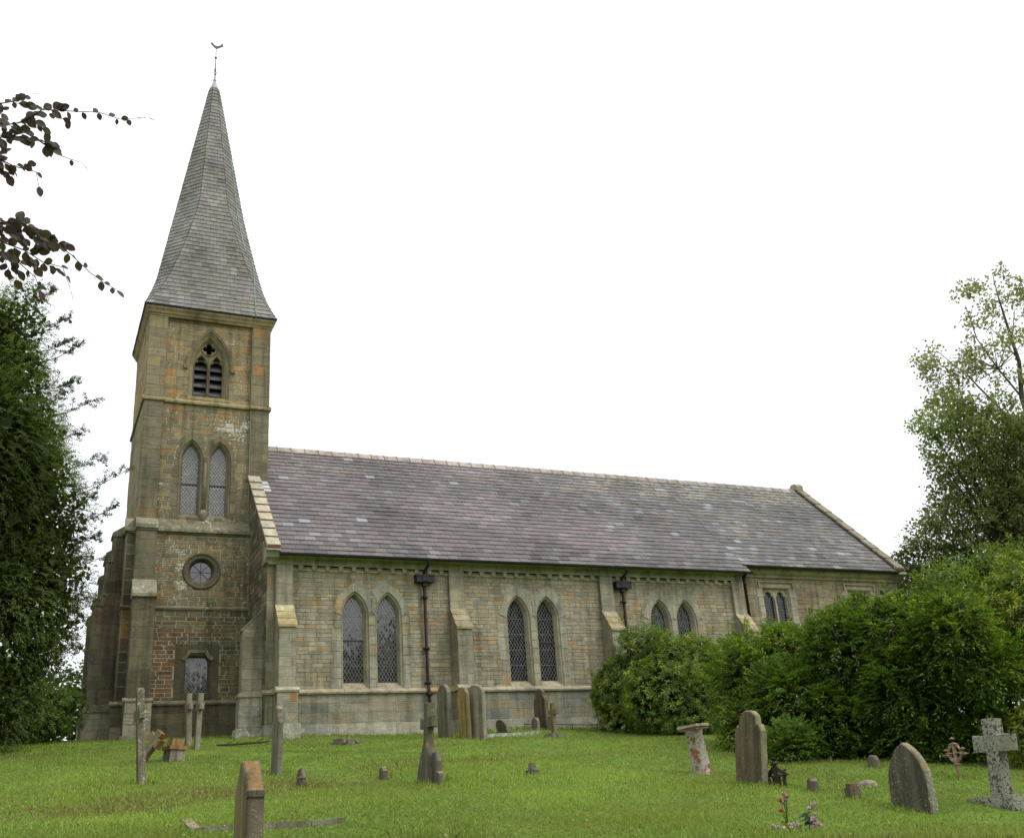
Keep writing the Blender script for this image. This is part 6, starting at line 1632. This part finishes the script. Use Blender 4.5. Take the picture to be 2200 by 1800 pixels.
# ------------------------------------------------------------------ grass
def grass():
    r = np.random.default_rng(77)
    N = 420000
    # sample in the wedge of ground in view, denser towards the viewer
    cx, cy = -5.5, -25.67
    dist = 7.0+(34-7.0)*r.random(N)**1.75; az = r.uniform(-.12, 1.03, N)
    x = cx+dist*np.sin(az); y = cy+dist*np.cos(az)
    k = (y < 2.3) & (x > -14) & (x < 19) & ~((y > -.2) & (x > -.3)); x, y, dist = x[k], y[k], dist[k]
    P0 = np.stack([x, y, np.zeros_like(x)], 1)
    tuft = vnoise(P0, 3.5, 1); patch = vnoise(P0, .9, 2); dry = vnoise(P0, 1.3, 3)
    P = np.stack([x, y, ground_z(x, y)-.01], 1); n = len(P)
    near = np.clip((13-dist)/5, 0, 1)
    h = (.028+.024*r.random(n))*(1+.38*np.clip(tuft, -.8, 1.5))*(1+.25*patch)*(1+.5*near)*(1+.9*near*np.clip(tuft+.1, 0, 2))
    wall = np.exp(-((y+.35)/.25)**2)*(x > -.5)*(x < 15); h *= 1+.7*wall
    st_ = np.zeros(n)
    for ob in bpy.data.objects:
        if ob.parent is None and ob.get('category') in ('gravestone', 'cross', 'footstone', 'sundial', 'grave marker', 'rock', 'stump', 'vase'):
            st_ = np.maximum(st_, np.exp(-(((x-ob.location.x)**2+(y-ob.location.y)**2)/.34**2)**2))
    h *= 1+1.0*st_*r.random(n)
    lng = r.random(n) < .02; h[lng] *= 1.9
    a = r.uniform(0, 2*np.pi, n); D = np.stack([np.cos(a), np.sin(a), np.zeros(n)], 1); lean = r.uniform(.1, 1.0, n)[:, None]
    b = r.uniform(0, 2*np.pi, n); S = np.stack([np.cos(b), np.sin(b), np.zeros(n)], 1)
    wd = (.0032+.0022*(dist/9))[:, None]*r.uniform(.7, 1.3, (n, 1))
    H = h[:, None]; up = np.array([0, 0, 1.])
    m = P+up*H*.6+D*H*lean*.22; tip = P+up*H*np.sqrt(np.clip(1-.35*lean**2, .2, 1))+D*H*lean*.75
    V = np.stack([P-S*wd, P+S*wd, m+S*wd*.75, tip, m-S*wd*.75], 1).reshape(-1, 3)
    F = np.arange(5*n).reshape(n, 5)
    C = np.array([.205,.284,.058])[None, :]*(1+.18*r.normal(size=(n, 1))); C = C*(1+.26*patch[:, None])*(1+.16*tuft[:, None])*(1+.14*vnoise(P0, .35, 21)[:, None])
    yl = np.clip(dry*.6+.1+.25*r.normal(size=n), 0, 1)[:, None]; C = C*(1-yl)+np.array([.225,.268,.048])*(1+.15*r.normal(size=(n, 1)))*yl
    dn = np.clip((vnoise(P0*np.array([.7, 1.6, 1]), 1.5, 9)-.42)*1.4, 0, .8)[:, None]*(r.random((n, 1)) < .75); C = C*(1-dn)+np.array([.20,.155,.065])*dn
    st = r.random(n) < .06; C[st] = np.array([.36,.34,.16])*(1+.2*r.normal(size=(st.sum(), 1)))
    C = np.concatenate([np.clip(C, .005, .8), np.zeros((n, 1))], 1)
    o = np_mesh('lawn_grass', V, F, C, M['grass']); tag(o, 'short green lawn grass with longer tufts and dry patches', 'grass', kind='stuff')
    # buttercups and daisies
    n = 230; dist = 8.3+17*r.random(n)**1.3; az = r.uniform(-.05, .98, n); x = cx+dist*np.sin(az); y = cy+dist*np.cos(az); kk = (y < -1); x, y = x[kk], y[kk]; n = len(x)
    mb = MB()
    for i in range(n):
        white = r.random() < (.75 if x[i] < -2.5 else .12); c = (.75,.75,.70,0) if white else (.70,.48,.02,0); s = r.uniform(.008, .014); z = gz(x[i], y[i])+r.uniform(.03, .07)
        mb.lathe([(s*.25, -.006), (s, .003), (s*.4, .005)], (x[i], y[i], z), c, 7)
    tag(mb.build('wild_flowers', M['petal']), 'scattered tiny buttercups and daisies dotting the lawn', 'wild flowers', kind='stuff')
grass()

# trees across the lane behind the viewpoint (they darken the lower window glass)
for i, (x, y, top) in enumerate([(1.5,-42,8.6),(5.5,-44,8.2),(9.5,-42,8.8),(13,-44,9.6),(17,-43,10.5),(21.5,-42,13),(26,-41,15.5),(31,-40,16.5)]):
    g = gz(x, y); hh = top-g; lb = [(x, y, g+hh*.72, hh*.27), (x-hh*.14, y, g+hh*.55, hh*.22), (x+hh*.15, y, g+hh*.52, hh*.23), (x, y+hh*.05, g+hh*.40, hh*.22)]
    t = empty('lane_tree'); tag(t, 'leafy tree across the lane behind the viewpoint', 'tree', 'trees behind the viewpoint')
    tree_leaves('crown', t, lb, 900, .5, .32, 140+i, (.05,.075,.02), .25, 'leaf_soft', .8, .5, (.8, 1.1))
    mb = MB(); mb.tube([(x, y, g-.3), (x, y, g+hh*.5)], [.35, .15], (.05,.04,.03,0), 8); mb.build('trunk', M['bark'], t)

# ------------------------------------------------------------------ camera, sky, sun
cam = bpy.data.cameras.new('camera'); co = bpy.data.objects.new('camera', cam); COL.objects.link(co)
cam.sensor_width = 36; cam.sensor_fit = 'HORIZONTAL'; cam.lens = 36*2208.32/2200; cam.clip_end = 2000; cam.clip_start = .05
def set_cam():
    yaw, pitch, roll = .452266, .374415, -.0732655
    f = Vector((math.sin(yaw)*math.cos(pitch), math.cos(yaw)*math.cos(pitch), math.sin(pitch)))
    r = Vector((math.cos(yaw), -math.sin(yaw), 0)); u = r.cross(f)
    r2 = r*math.cos(roll)+u*math.sin(roll); u2 = -r*math.sin(roll)+u*math.cos(roll)
    m = Matrix((r2, u2, -f)).transposed().to_4x4(); m.translation = (-5.50558, -25.67103, -2.3134)
    co.matrix_world = m
set_cam(); scene.camera = co
w = bpy.data.worlds.new('World'); scene.world = w; w.use_nodes = True
nt = w.node_tree; nt.nodes.clear()
SUN_EL, SUN_AZ = R(50), R(138)       # azimuth clockwise from +Y (north)
sky = nd(nt, 'ShaderNodeTexSky', sky_type='NISHITA'); sky.sun_disc = False
sky.sun_elevation = SUN_EL; sky.sun_rotation = SUN_AZ; sky.dust_density = 4
b1 = nd(nt, 'ShaderNodeBackground', Strength=.05); nt.links.new(sky.outputs[0], b1.inputs[0])
tc = nd(nt, 'ShaderNodeTexCoord').outputs['Generated']
cl = noise(nt, mapping(nt, tc, (1, 1, 2.2)), 1.6, 5, .55)
b2 = nd(nt, 'ShaderNodeBackground', Strength=1.0)
sz = nd(nt, 'ShaderNodeSeparateXYZ'); nt.links.new(tc, sz.inputs[0])
# overcast dome: brighter towards the zenith
dome = ramp(nt, math_(nt, 'ADD', sz.outputs[2], math_(nt, 'MULTIPLY', math_(nt, 'SUBTRACT', cl, .5), .25)), [(0.0, (.99,.99,1.0)), (.5, (1.06,1.06,1.07)), (.72, (1.35,1.35,1.35)), (1.0, (2.1,2.1,2.08))])
nt.links.new(dome, b2.inputs[0])
ad = nd(nt, 'ShaderNodeAddShader'); nt.links.new(b1.outputs[0], ad.inputs[0]); nt.links.new(b2.outputs[0], ad.inputs[1])
wo = nd(nt, 'ShaderNodeOutputWorld'); nt.links.new(ad.outputs[0], wo.inputs[0])
sl = bpy.data.lights.new('sun', 'SUN'); sl.energy = 1.2; sl.angle = R(28); sl.color = (1, .96, .9)
so = bpy.data.objects.new('sun', sl); COL.objects.link(so)
sd = Vector((math.sin(SUN_AZ)*math.cos(SUN_EL), math.cos(SUN_AZ)*math.cos(SUN_EL), math.sin(SUN_EL)))
so.rotation_euler = sd.to_track_quat('Z', 'Y').to_euler()
scene.view_settings.view_transform = 'Standard'; scene.view_settings.look = 'None'
scene.view_settings.exposure = 0; scene.view_settings.gamma = 1
scene.render.film_transparent = False
